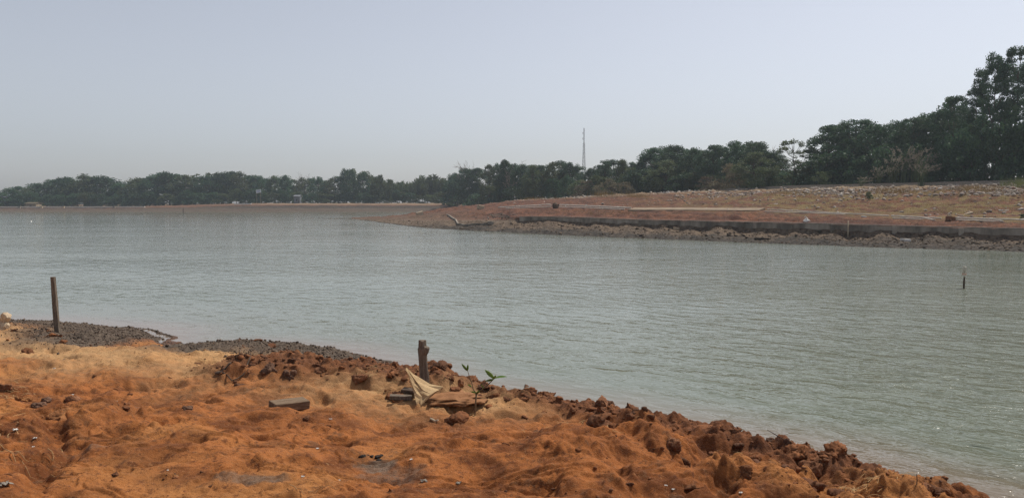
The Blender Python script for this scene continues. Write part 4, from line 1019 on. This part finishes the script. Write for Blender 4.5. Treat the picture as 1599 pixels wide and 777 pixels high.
def house(x0, x1, ybase, yeave, yridge, Y, dpt, label, mats, gable=True, name='house', win=2):
    a = atY(x0, ybase, Y); b = atY(x1, yeave, Y); r_ = atY(x1, yridge, Y).z; W = b.x - a.x; zb_ = fz(a.x, Y) - .2; he = b.z - zb_; hr = r_ - zb_
    e = empty(name, ((a.x + b.x) / 2, Y, zb_)); tag(e, label, 'house' if name == 'house' else 'hut')
    MB().box((0, dpt / 2, he / 2), (W, dpt, he)).build('wall', mats[0], e)
    V = [(-W * .56, -.5, he), (W * .56, -.5, he), (W * .56, dpt + .5, he), (-W * .56, dpt + .5, he), (-W * .56, dpt / 2, hr), (W * .56, dpt / 2, hr)]
    V += [(x, y, z + .18) for x, y, z in V]
    Fc = [(0, 1, 5, 4), (2, 3, 4, 5), (6, 10, 11, 7), (8, 11, 10, 9), (0, 6, 7, 1), (2, 8, 9, 3), (1, 7, 11, 5), (5, 11, 8, 2), (0, 4, 10, 6), (4, 3, 9, 10)]
    MB().add(V, Fc).build('roof', mats[1], e)
    for i in range(win):
        x = -W * .5 + W * (i + .7) / (win + .4)
        f = MB().box((x, -.04, he * .55), (W * .16, .1, he * .3)).build('window', M_CHAR, e); MB().box((x, -.12, he * .38), (W * .2, .1, .08)).build('sill', mats[0], f)
    MB().box((W * .36, -.04, he * .24), (W * .14, .1, he * .48)).build('door', M_WOOD2, e)
house(-70, 6.5, 322, 309, 302, 284, 9, 'grey house with a dark roof at the far left edge, left of the small tree', (M_HWALL, M_ROOF))
house(40, 56, 321.5, 318.4, 316.4, 276, 3.5, 'low tan hut with a flat yellowish roof at the foot of the far left wood', (simple_mat('tan_wall', (.22, .18, .12), (.30, .25, .17), 2, .9, 0), simple_mat('straw_roof', (.09, .07, .042), (.13, .105, .066), 2, .9, .2, .02)), name='hut', win=1)
house(459, 468, 316, 307, 305, 279, 3, 'narrow pale grey shed half hidden among the low trees', (simple_mat('pale_shed_wall', (.12, .13, .15), (.17, .18, .20), 2, .9, 0), simple_mat('pale_shed_roof', (.14, .15, .17), (.19, .20, .22), 2, .8, 0)), name='shed', win=1)
# tilted sign board: pale board with faded blue lines, on two posts
Y = 272; a = atY(404, 317, Y); zt = atY(404, 298.5, Y).z; zg = fz(a.x, Y); e = empty('sign_board', (a.x, Y, zg), 0); tag(e, 'small tilted white sign board with blue lines on two posts by the far shore', 'sign')
hh = zt - zg
for sx in (-.65, .65): MB().tube([(sx, .08, -.2), (sx, .08, hh - .1)], .06, 6).build('post', M_CONC, e)
f = MB().box((0, 0, hh), (1.7, .06, 1.05), 0, -.17, 0, .01).build('board', simple_mat('sign_white', (.62, .63, .66), (.72, .73, .76), 3, .6, 0), e)
for dz, w_ in ((.25, 1.2), (0, 1.35), (-.25, .9)): MB().box((dz * -.17, -.04, hh + dz), (w_, .02, .11), 0, -.17).build('stripe', simple_mat('sign_blue', (.10, .14, .30), (.16, .20, .38), 3, .6, 0), f)
for x0, x1, y_ in ((366, 392, 319.6),):
    a = atY(x0, y_, 270.5); b = atY(x1, y_ - 1.3, 270.5)
    tag(MB().box(((a.x + b.x) / 2, 270.5, fz(a.x, 270.5) + .22), (b.x - a.x, 1.2, .34), 0, -.03, 0, .03).build('white_slab', M_WHITE, None), 'long white slab on the far shore left of the tilted sign', 'slab')

# steel frame, utility poles and wires behind the low trees
M_STEEL = simple_mat('grey_galvanised_steel', (.30, .30, .31), (.40, .40, .42), 3, .6, 0)
Y = 318; a = atY(418, 305, Y); b = atY(434, 279.5, Y); W = b.x - a.x; z0 = fz(a.x, Y); e = empty('steel_frame', (a.x, Y, z0)); tag(e, 'open grey steel frame of an unfinished building showing above the low trees', 'steel frame')
hh = b.z - z0
for i in range(4):
    MB().box((W * i / 3, 0, hh / 2), (.22, .22, hh)).build('column', M_STEEL, e)
for z in (hh, hh - 1.6, hh - 3.0): MB().box((W / 2, -.13, z), (W + .8, .04, .16)).build('beam', M_STEEL, e)
MB().box((W / 2, .13, hh + .35), (W + 2.2, .6, .10)).build('roof_edge', M_STEEL, e)
polex = [(521.5, 274, 300), (509, 283, 330), (452, 280, 345), (396, 277, 360)]
tops = []
for i, (x, ty, Y) in enumerate(polex):
    p = atY(x, ty, Y); z0 = fz(p.x, Y); e = empty('utility_pole', (p.x, Y, z0)); hh = p.z - z0
    tag(e, ['tall utility pole with a crossarm left of the twin-domed tree', 'thin utility pole just left of the tallest pole', 'utility pole behind the low trees next to the leafless tree', 'utility pole behind the trees above the tilted sign'][i], 'utility pole', 'utility poles behind the far trees')
    MB().tube([(0, 0, -.3), (0, 0, hh)], [.18, .12], 7).build('pole', M_CONC, e)
    MB().box((0, -.2, hh - 1.4), (2.4, .14, .16)).build('crossarm', M_STEEL, e)
    for sx in (-1.0, 0, 1.0): MB().tube([(sx, -.2, hh - 1.31), (sx, -.2, hh - 1.0)], .07, 6).build('insulator', M_WHITE, e)
    tops.append(Vector((p.x, Y - .2, p.z - 1.0)))
for i, (a, b) in enumerate(zip(tops[:-1], tops[1:])):
    mb = MB()
    for sx in (-1.0, 0, 1.0):
        o_ = Vector((sx, 0, 0)); mb.tube([a.lerp(b, t) + o_ - Vector((0, 0, 1.2 * 4 * t * (1 - t))) for t in np.linspace(0, 1, 12)], .025, 4, False)
    tag(mb.build('power_lines', M_CHAR), ['three thin wires strung between the tallest pole and the thin pole beside it', 'three thin wires strung left from the thin pole over the low trees', 'three thin wires strung over the trees above the tilted sign'][i], 'wires', 'wires between the utility poles')

# lattice tower far behind the wood
Y = 620; p = atY(912, 200, Y); z0 = 2.5; hh = p.z - z0; e = empty('lattice_tower', (p.x, Y, z0)); tag(e, 'tall thin grey lattice mast rising behind the middle wood', 'tower')
hl = hh * .80; wb = 7.6 / F * Y * .5; wt = .55
M_TOW = simple_mat('tower_steel', (.10, .095, .10), (.15, .14, .145), 1, .6, 0)
cor = [(-1, -1), (1, -1), (1, 1), (-1, 1)]
def cw(t): return wb * (1 - t) ** 1.15 + wt * (1 - (1 - t) ** 1.15)
for sx, sy in cor: MB().tube([(sx * cw(t), sy * cw(t), hl * t) for t in np.linspace(0, 1, 9)], .13, 5).build('leg', M_TOW, e)
lev = [1 - (1 - i / 15) ** 1.15 for i in range(16)]
br = MB()
for t0, t1 in zip(lev[:-1], lev[1:]):
    for k in range(4):
        (ax, ay), (bx, by) = cor[k], cor[(k + 1) % 4]
        br.tube([(ax * cw(t0), ay * cw(t0), hl * t0), (bx * cw(t1), by * cw(t1), hl * t1)], .08, 4); br.tube([(bx * cw(t0), by * cw(t0), hl * t0), (ax * cw(t1), ay * cw(t1), hl * t1)], .08, 4)
        br.tube([(ax * cw(t1), ay * cw(t1), hl * t1), (bx * cw(t1), by * cw(t1), hl * t1)], .11, 4)
br.build('bracing', M_TOW, e)
mm = MB(); mm.box((0, 0, (hl + hh) / 2), (.6, .6, hh - hl), 0); mm.build('mast', M_TOW, e)
for k, z in enumerate((.86, .93)): MB().tube([(-.9, -.6, hl + (hh - hl) * (z - .8) * 5 - .9), (-.9, -.6, hl + (hh - hl) * (z - .8) * 5 + .9)], .18, 8).build('antenna', M_TOW, e)

# ------------------------------------------------------------------ NEAR THINGS
# left post: slim square stake
p = gpx(91, 519); t = atY(82.5, 432, p.y) - p
mb = MB(); n = 9; V = []; Fc = []
for i in range(n):
    f = i / (n - 1); w_ = .041 - .010 * f; c = Vector((t.x * f, 0, -.25 + (t.z + .25) * f))
    for sx, sy in ((-1, -.8), (1, -.8), (1, .8), (-1, .8)): V.append(c + Vector((sx * w_ + rnd.uniform(-.004, .004), sy * w_ + rnd.uniform(-.004, .004), 0)))
for i in range(n - 1):
    for k in range(4): Fc.append((i * 4 + k, i * 4 + (k + 1) % 4, i * 4 + 4 + (k + 1) % 4, i * 4 + 4 + k))
Fc += [(3, 2, 1, 0), tuple(range((n - 1) * 4, n * 4))]
tag(mb.add(V, Fc).build('wooden_stake', M_WOOD, None, p), 'slim grey wooden stake leaning slightly on the gravel beach at the left', 'stake')
# stump post with a knot
p = gpx(662, 602); k = p.length / F; hh = 72 * k
e = empty('stump_post', p); tag(e, 'stout weathered post with a cut side branch near its top at the water edge', 'post')
zz = [-.3, 0, .10, .22, .34, .42, hh - .075, hh]; xx = [.0, 0, .004, -.004, -.010, -.012, -.014, -.016]
rr = [.068, .062, .056, .050, .050, .052, .044, .042]
V = []; Fc = []; n = 18
for j, z in enumerate(zz):
    for i in range(n):
        a = 2 * math.pi * i / n; q = rr[j] * (1 + .07 * math.sin(3 * a + j) + rnd.uniform(-.05, .05)); V.append((xx[j] + math.cos(a) * q, math.sin(a) * q, z + (rnd.uniform(-.008, .008) if j == len(zz) - 1 else 0)))
for j in range(len(zz) - 1):
    for i in range(n): Fc.append((j * n + i, j * n + (i + 1) % n, j * n + n + (i + 1) % n, j * n + n + i))
Fc.append(tuple(range((len(zz) - 1) * n, len(zz) * n)))
MB().add(V, Fc).build('trunk', M_WOOD, e)
MB().tube([(-.005, -.01, hh * .66), (.018, -.024, hh * .76), (.033, -.034, hh * .85), (.036, -.036, hh * .87)], [.030, .040, .037, .032], 10, True, 0, .08).build('branch_stub', M_WOOD, e)

# torn woven sack
M_SACK = simple_mat('tan_woven_sack', (.36, .24, .125), (.50, .36, .20), 60, .9, .5, .004, (1, 1, 1))
p = gpx(652, 640); k = p.length / F
e = empty('woven_sack', p); tag(e, 'torn tan woven sack, one stiff flap standing up, its body covered with soil', 'sack')
def sk(x, y, dy=0.0):                                              # offset in metres from the foot, from photo pixels
    return Vector(((x - 652) * k, dy, (640 - y) * k))
edgeL = [sk(632, 582, .10), sk(636, 596, .10), sk(642, 610, .07), sk(647, 622, .03), sk(650, 632, .0), sk(653, 641, -.02)]
edgeR = [sk(634, 582.5, .11), sk(643, 594, .15), sk(653, 603, .19), sk(668, 611, .22), sk(690, 617, .22), sk(668, 629, .10)]
V = []; Fc = []; m_ = 8
for i in range(6):
    for j in range(m_):
        f = j / (m_ - 1); q = edgeL[i].lerp(edgeR[i], f); q = q + Vector((rnd.uniform(-.004, .004) * (f > .9), -.03 * math.sin(f * 3.14) + .018 * math.sin(f * 11 + i * 1.3) + rnd.uniform(-.008, .008), rnd.uniform(-.008, .008))); V.append(q)
nv = len(V); V += [v + Vector((.004, .010, 0)) for v in V]
for i in range(5):
    for j in range(m_ - 1):
        a = i * m_ + j; Fc.append((a, a + 1, a + m_ + 1, a + m_)); Fc.append((nv + a, nv + a + m_, nv + a + m_ + 1, nv + a + 1))
bd = [(j) for j in range(m_)] + [i * m_ + m_ - 1 for i in range(1, 6)] + [5 * m_ + j for j in range(m_ - 2, -1, -1)] + [i * m_ for i in range(4, 0, -1)]
for a, b in zip(bd, bd[1:] + bd[:1]): Fc.append((a, nv + a, nv + b, b))
MB().add(V, Fc).build('flap', M_SACK, e, None, False)
V, Fc = ico(4); V = V.copy()
nzv = np.array([fbm(np.array([v[0] * 2.5 + 9]), np.array([v[1] * 2.5 + v[2] * 2]), 4, 12)[0] for v in V]) - .5
V = V * (1 + 1.2 * nzv)[:, None] * np.array([56 * k, .30, 6 * k]) + np.array([50 * k, .32, .012])
M_SACKD = simple_mat('soil_covered_sack', (.19, .085, .035), (.32, .155, .07), 8, .97, .8, .02)
link('soil_body', fast_mesh('soil_body', V, Fc, M_SACKD, True), e)
# boards beside the sack
p = gpx(626, 626)
tag(MB().box((0, 0, .045), (.24, .10, .045), .12, .06, 0, .006).build('broken_board', M_WOOD, None, p), 'short grey board end lying left of the woven sack', 'board')
p = gpx(640, 620)
tag(MB().box((0, 0.03, .07), (.18, .10, .035), -.25, .05, .1, .006).build('broken_board', M_WOOD2, None, p), 'dark short board propped against the back of the woven sack', 'board')
# concrete beam
p = gpx(455, 641); k = p.length / F
e = MB().box((0, .05, 8 * k), (56 * k, .17, 13 * k), 0, .0, .05, .008).build('timber_block', M_TIMBER, None, p); e.rotation_euler = (.03, .05, .72)
tag(e, 'squared grey brown timber offcut lying on the red soil', 'timber')
# seedling
p = gpx(742, 648); k = p.length / F
def sd_(x, y, dy=0): return Vector(((x - 742) * k, dy, (648 - y) * k))
e = empty('mangrove_seedling', p); tag(e, 'young mangrove seedling with a forked stem and few oval leaves on the red soil', 'seedling')
M_STEM = simple_mat('brown_stem', (.11, .075, .04), (.20, .14, .08), 30, .85, .3, .003)
MB().tube([sd_(741, 655), sd_(742, 640), sd_(743, 625), sd_(744, 613)], [.009, .0085, .008, .009], 8, True, 0, .05).build('stem', M_STEM, e, None, True)
MB().tube([sd_(744, 615), sd_(739, 606), sd_(737, 597), sd_(733, 586), sd_(730, 576)], [.006, .005, .0045, .004, .003], 7).build('branch', M_STEM, e, None, True)
MB().tube([sd_(744, 614), sd_(752, 607, -.02), sd_(762, 598, -.04), sd_(770, 590, -.05), sd_(774, 585, -.05)], [.0075, .0065, .006, .005, .004], 7).build('branch', M_STEM, e, None, True)
MB().tube([sd_(744, 613), sd_(740, 608, .03), sd_(736, 604, .06)], [.005, .004, .003], 6).build('branch', M_STEM, e, None, True)
M_SL = leaf_mat('seedling_leaf_green', (.17, .26, .06), (.20, .30, .08), (.30, .34, .12), .5)
def leaf(b, t, w_, side=Vector((0, -1, .2)), curl=.12):
    d = t - b; L = d.length; s = d.cross(side).normalized(); nn = s.cross(d).normalized(); V = []; Fc = []; n = 8
    for i in range(n + 1):
        f = i / n; ww = w_ * math.sin(math.pi * min(1, f * .96 + .02)) ** .75 * (1 - .15 * f); c = b + d * f + nn * (L * curl * f * (1 - f) * 2)
        for g_ in (-1, -.5, 0, .5, 1): V.append(c + s * ww * g_ + nn * (abs(g_) * ww * .25))
    for i in range(n):
        for j in range(4): a = i * 5 + j; Fc.append((a, a + 1, a + 6, a + 5))
    nv = len(V); V += [v - nn * .0025 for v in V]; Fc += [(nv + a, nv + d_, nv + c_, nv + b_) for a, b_, c_, d_ in Fc[:]]
    MB().add(V, Fc).build('leaf', M_SL, e, None, True)
leaf(sd_(772, 587, -.05), sd_(758, 573, -.08), .022); leaf(sd_(773, 587, -.05), sd_(792, 584, -.07), .018, Vector((0, -.5, 1)))
leaf(sd_(772, 588, -.05), sd_(775, 581, -.09), .014); leaf(sd_(771, 589, -.05), sd_(758, 590, -.10), .013); leaf(sd_(771, 589, -.05), sd_(768, 583, -.0), .013)
leaf(sd_(730, 577), sd_(721, 565, -.02), .014); leaf(sd_(730, 577), sd_(731, 566, -.02), .012); leaf(sd_(730, 577), sd_(726, 569, -.05), .010)
leaf(sd_(756, 604, -.03), sd_(752, 597, -.05), .007); leaf(sd_(744, 612), sd_(735, 608, -.05), .010); leaf(sd_(744, 612), sd_(750, 606, -.07), .009); leaf(sd_(736, 604, .06), sd_(730, 600, .04), .009)
# pale rocks at the left edge
for x, y, s_, sd, lab in ((6, 513, .125, 3, 'pale yellowish limestone rock, lower one of the pile at the left edge'),):
    p = gpx(x, y); V, Fc = rock_v(4, s_, .55, 1.0, np.random.RandomState(sd)); tag(link('limestone_rock', fast_mesh('limestone_rock', V, Fc, M_LIME, False), None, p + Vector((0, 0, s_ * .55))), lab, 'rock')
    V, Fc = rock_v(4, s_ * .78, .6, 1.0, np.random.RandomState(sd + 5)); tag(link('limestone_rock', fast_mesh('limestone_rock', V, Fc, M_LIME, False), None, p + Vector((.03, .02, s_ * 1.42))), 'pale limestone rock resting on the lower rock at the left edge', 'rock')
# distinct clods
M_CL1 = simple_mat('brown_clod', (.14, .060, .030), (.30, .135, .065), 16, .97, .9, .03)
M_CL2 = simple_mat('dark_clod', (.10, .055, .036), (.20, .11, .07), 16, .97, .9, .03)
M_CL3 = simple_mat('orange_clod', (.22, .085, .03), (.36, .16, .06), 14, .97, .9, .03)
def clod(x, y, wpx, flat, mat, lab, seed, sub=4):
    p = gpx(x, y); s_ = wpx * .5 * p.length / F; V, Fc = rock_v(sub, s_, .55, flat, np.random.RandomState(seed))
    nn = np.array([fbm(np.array([v[0] / s_ * 3 + 5]), np.array([v[1] / s_ * 3 + v[2] / s_ * 2.3]), 4, seed)[0] for v in V]) - .5; V = V * (1 + .9 * nn)[:, None] * .92
    tag(link('soil_clod', fast_mesh('soil_clod', V, Fc, mat, False), None, p + Vector((0, s_ * .5, s_ * flat * .18))), lab, 'clod')
for a in ((4, 612, 26, .9, M_CL1, 'dark brown clod cut by the left edge above the straw', 1), (58, 637, 22, .7, M_CL2, 'dark clod leftmost of the clods left of the erosion gully', 2), (69, 630, 18, .6, M_CL2, 'dark clod just behind the leftmost clod', 8), (112, 630, 34, .6, M_CL1, 'large brown clod at the right end of the clods on the left', 3),
          (92, 655, 44, .5, M_CL3, 'flat orange clod in front of the brown clods on the left', 4), (36, 630, 20, .7, M_CL3, 'small tan clod among straw at the left', 5), (212, 640, 18, .5, M_CL1, 'low brown clod alone on the smooth red soil', 6), (290, 641, 22, .4, M_CL2, 'low dark clod left of the timber offcut', 7),
          (1275, 748, 44, 1.0, M_CL1, 'big dark brown clod standing alone on the right-hand bank', 9), (938, 636, 38, .8, M_CL1, 'large brown clod jutting out over the water in the middle of the bank', 10), (820, 606, 17, .8, M_CL2, 'small round dark clod at the waterline right of the seedling', 11),
          (860, 622, 30, .7, M_CL1, 'brown clod on the bank edge between the seedling and the jutting clod', 12), (990, 652, 22, .7, M_CL1, 'brown clod at the waterline right of the jutting clod', 13), (1232, 697, 17, .9, M_CL2, 'dark clod at the waterline beside the thin twig', 14), (1205, 689, 14, .8, M_CL2, 'small dark clod just left of the thin twig', 15),
          (1450, 766, 26, .8, M_CL1, 'brown clod at the lower right end of the bank by the upright twig', 16), (1478, 772, 22, .8, M_CL1, 'rightmost brown clod of the bank at the water', 17), (1052, 700, 40, .8, M_CL1, 'large rounded brown clod in the middle of the heaped bank', 18), (700, 600, 24, .8, M_CL1, 'brown clod right of the stout post', 19), (718, 598, 16, .9, M_CL1, 'smaller brown clod beside the one right of the stout post', 20),
          (450, 590, 30, .8, M_CL2, 'dark clod at the left end of the clod ridge', 21), (505, 585, 26, .8, M_CL1, 'brown clod on the crest of the clod ridge, left half', 22), (560, 590, 30, .8, M_CL1, 'brown clod on the crest of the clod ridge, right half', 23), (420, 586, 34, .8, M_CL2, 'big dark clod on the left flank of the clod ridge', 24), (610, 592, 20, .8, M_CL1, 'brown clod at the right end of the clod ridge', 25)):
    clod(*a)
# charcoal remains
p = gpx(582, 716); e = empty('charcoal_heap', p); tag(e, 'dark heap of charcoal and grey ash burnt on the red soil', 'charcoal')
for i in range(9):
    V, Fc = rock_v(2, rnd.uniform(.018, .045), .9, .5, np.random.RandomState(i + 70), 8); link('charred_lump', fast_mesh('charred_lump', V, Fc, M_CHAR), e, (rnd.gauss(0, .06), rnd.gauss(0, .04), .012))
p = gpx(625, 745)
# sticks and twigs
def stick(name, pxs, rad, mat, lab, cat='stick', lift=.012, z=None):
    P_ = [gpx(x, y) + Vector((0, 0, lift)) for x, y in pxs]; Q = []
    for a, b in zip(P_[:-1], P_[1:]):
        for t in (0, .33, .66): Q.append(a.lerp(b, t))
    Q.append(P_[-1]); c = Q[0].copy(); n = len(Q)
    Q = [Vector((q.x, q.y, gz(q.x, q.y) + lift + (rnd.uniform(0, .01)))) for q in Q]
    tag(MB().tube([q - c for q in Q], [rad * (1 - .5 * i / n) for i in range(n)], 6, True, 0, .15).build(name, mat, None, c), lab, cat)
stick('driftwood_stick', [(336, 581), (352, 577), (372, 576), (391, 568)], .014, M_WOOD, 'curved grey driftwood stick, upper one, left of the clod ridge')
stick('driftwood_stick', [(340, 584), (362, 581), (388, 578)], .010, M_WOOD2, 'thin dark driftwood stick, lower one, left of the clod ridge')
stick('dead_grass_stalk', [(0, 697), (20, 712), (42, 735), (58, 752)], .0035, M_STALK, 'long dry stem lying across the slope at the lower left, longest of the stems', 'stalk', .02)
stick('dead_grass_stalk', [(22, 712), (40, 722), (56, 731)], .003, M_STALK, 'shorter dry stem beside the longest one at the lower left', 'stalk', .02)
stick('dry_root', [(75, 704), (84, 716), (82, 724), (74, 713)], .004, M_STALK, 'looped dry root on the edge of the gully at the lower left', 'root', .015)
stick('dead_grass_stalk', [(60, 757), (80, 750), (98, 744)], .003, M_STALK, 'dry stem lying across the bottom of the gully', 'stalk', .015)
stick('dead_grass_stalk', [(452, 760), (464, 768), (474, 775)], .0035, M_STALK, 'dry stem at the bottom edge left of the curved one', 'stalk', .015)
stick('dead_grass_stalk', [(482, 774), (496, 768), (514, 765), (528, 767)], .003, M_STALK, 'curved dry stem at the bottom edge below the charcoal heap', 'stalk', .015)
stick('pale_splinter', [(672, 655), (684, 659)], .012, M_PALEWOOD, 'short pale wood splinter below the woven sack', 'splinter', .01)
a = gpx(1225, 689); mb = MB(); d = Vector((-.14, .06, .075)); mb.tube([(0, 0, 0), d * .6, d], [.005, .004, .0025], 5)
tag(mb.build('twig', M_WOOD2, None, a), 'thin dark twig reaching out over the water from the bank', 'twig')
a = gpx(1431, 762); tag(MB().tube([(0, 0, -.02), (.003, 0, .05), (-.002, 0, .09)], [.004, .0035, .002], 5).build('twig', M_WOOD2, None, a), 'small upright twig sticking out of the bank at the lower right', 'twig')
# litter
def scrap(x, y, w, mat, lab, seed):
    p = gpx(x, y); s_ = w * .36 * p.length / F; r_ = np.random.RandomState(seed); V = []; n = 6
    for i in range(n):
        for j in range(n): V.append(((i / 5 - .5) * 2 * s_ + r_.normal() * s_ * .12, (j / 5 - .5) * 1.4 * s_ + r_.normal() * s_ * .12, .008 + abs(r_.normal()) * s_ * .28))
    nv = n * n; V += [(x_, y_, z_ - .003) for x_, y_, z_ in V]; Fc = []
    for i in range(n - 1):
        for j in range(n - 1): a = i * n + j; Fc += [(a, a + n, a + n + 1, a + 1), (nv + a, nv + a + 1, nv + a + n + 1, nv + a + n)]
    tag(MB().add(V, Fc).build('litter_scrap', mat, None, p), lab, 'litter', 'litter scraps on the red soil').rotation_euler = (0, 0, r_.uniform(0, 6))
for i, (x, y, w, lab) in enumerate(((86, 576, 10, 'thin white scrap on the pale soil at the left, nearest to the stake'), (183, 628, 6, 'white scrap right of the left-hand clods'), (24, 672, 9, 'pale scrap on the slope left of the gully, upper one'), (54, 685, 7, 'white scrap beside the gully, lower left'), (52, 698, 6, 'small white scrap just below the other one beside the gully'),
                                    (496, 701, 6, 'small bright white scrap left of the charcoal heap'), (8, 757, 22, 'large greyish scrap at the bottom left corner'), (530, 751, 8, 'pale scrap below and left of the charcoal heap'), (662, 752, 14, 'pale grey scrap right of and below the charcoal heap'), (716, 754, 13, 'pale grey scrap at the bottom centre, rightmost of the pale pair'),
                                    (1040, 759, 6, 'white scrap at the lower right among the mounds, left one of a pair'), (1051, 764, 6, 'white scrap at the lower right among the mounds, right one of a pair'), (642, 718, 6, 'little pale scrap just right of the charcoal heap'), (262, 735, 4, 'tiny white scrap alone on the smooth soil at the lower left'), (1157, 770, 7, 'pale scrap at the bottom edge among the mounds'), (516, 655, 6, 'tiny pale scrap below the timber offcut'), (473, 746, 7, 'pale scrap near the bottom, between the stems and the charcoal heap'), (112, 618, 7, 'pale scrap behind the large brown clod on the left'))):
    scrap(x, y, w, M_WHITE if 'grey' not in lab else M_CONC, lab, 200 + i)
# ------------------------------------------------------------------ LIGHT, AIR, CAMERA
SUN_EL, SUN_AZ = 56.0, 50.0              # azimuth clockwise from the view direction
w = bpy.data.worlds.new('World'); sc.world = w; w.use_nodes = True
nt = w.node_tree; bg = nt.nodes['Background']
sky = nt.nodes.new('ShaderNodeTexSky'); sky.sky_type = 'NISHITA'; sky.sun_disc = False
sky.sun_elevation = R(SUN_EL); sky.sun_rotation = R(SUN_AZ)
sky.air_density = 1.0; sky.dust_density = 1.35; sky.ozone_density = 4.0; sky.altitude = 0
hs = nt.nodes.new('ShaderNodeHueSaturation'); hs.inputs['Saturation'].default_value = .43
nt.links.new(sky.outputs[0], hs.inputs['Color']); tint = nt.nodes.new('ShaderNodeMix'); tint.data_type = 'RGBA'; tint.blend_type = 'MULTIPLY'; tint.inputs[0].default_value = 1; tint.inputs[7].default_value = (1.0, .97, .975, 1)
nt.links.new(hs.outputs[0], tint.inputs[6]); nt.links.new(tint.outputs[2], bg.inputs['Color'])
bg.inputs['Strength'].default_value = .118
sl = bpy.data.lights.new('sun', 'SUN'); sl.energy = 4.2; sl.angle = R(.6); sl.specular_factor = 0; sl.color = (1.0, .93, .82)
so = bpy.data.objects.new('sun', sl); col.objects.link(so)
sd = Vector((math.sin(R(SUN_AZ)) * math.cos(R(SUN_EL)), math.cos(R(SUN_AZ)) * math.cos(R(SUN_EL)), math.sin(R(SUN_EL))))
so.rotation_euler = sd.to_track_quat('Z', 'Y').to_euler(); so.location = sd * 50 + Vector((0, 0, 10))

hz = bpy.data.materials.new('thin_haze'); hz.use_nodes = True; nt = hz.node_tree
nt.nodes.remove(nt.nodes['Principled BSDF'])
pv = nt.nodes.new('ShaderNodeVolumePrincipled'); pv.inputs['Color'].default_value = (.76, .87, 1, 1); pv.inputs['Density'].default_value = HAZE
pv.inputs['Anisotropy'].default_value = .3
nt.links.new(pv.outputs[0], nt.nodes['Material Output'].inputs['Volume'])
tag(MB().box((0, 470, 59), (2060, 1210, 122)).build('haze', hz), 'thin dusty haze over the pond and the far trees', 'haze', None, 'stuff')

cam = bpy.data.cameras.new('camera'); co = bpy.data.objects.new('camera', cam); col.objects.link(co)
co.location = (0, 0, H); co.rotation_euler = (math.pi / 2 - PITCH, 0, 0)
cam.sensor_width = 36; cam.lens = F / 1599 * 36; cam.clip_start = .05; cam.clip_end = 6000
sc.camera = co
sc.view_settings.view_transform = 'Standard'; sc.view_settings.look = 'None'
sc.view_settings.exposure = EXPO; sc.view_settings.gamma = 1; sc.view_settings.use_curve_mapping = False
sc.render.engine = 'CYCLES'
cy = sc.cycles; cy.use_denoising = True
try: cy.denoiser = 'OPENIMAGEDENOISE'; cy.denoising_input_passes = 'RGB_ALBEDO_NORMAL'; cy.denoising_prefilter = 'NONE'; cy.denoising_quality = 'HIGH'
except Exception: pass
cy.max_bounces = 5; cy.diffuse_bounces = 2; cy.glossy_bounces = 2; cy.transmission_bounces = 3; cy.volume_bounces = 1; cy.transparent_max_bounces = 6
cy.caustics_reflective = False; cy.caustics_refractive = False
cy.use_adaptive_sampling = False; cy.sample_clamp_direct = 4; cy.sample_clamp_indirect = 3
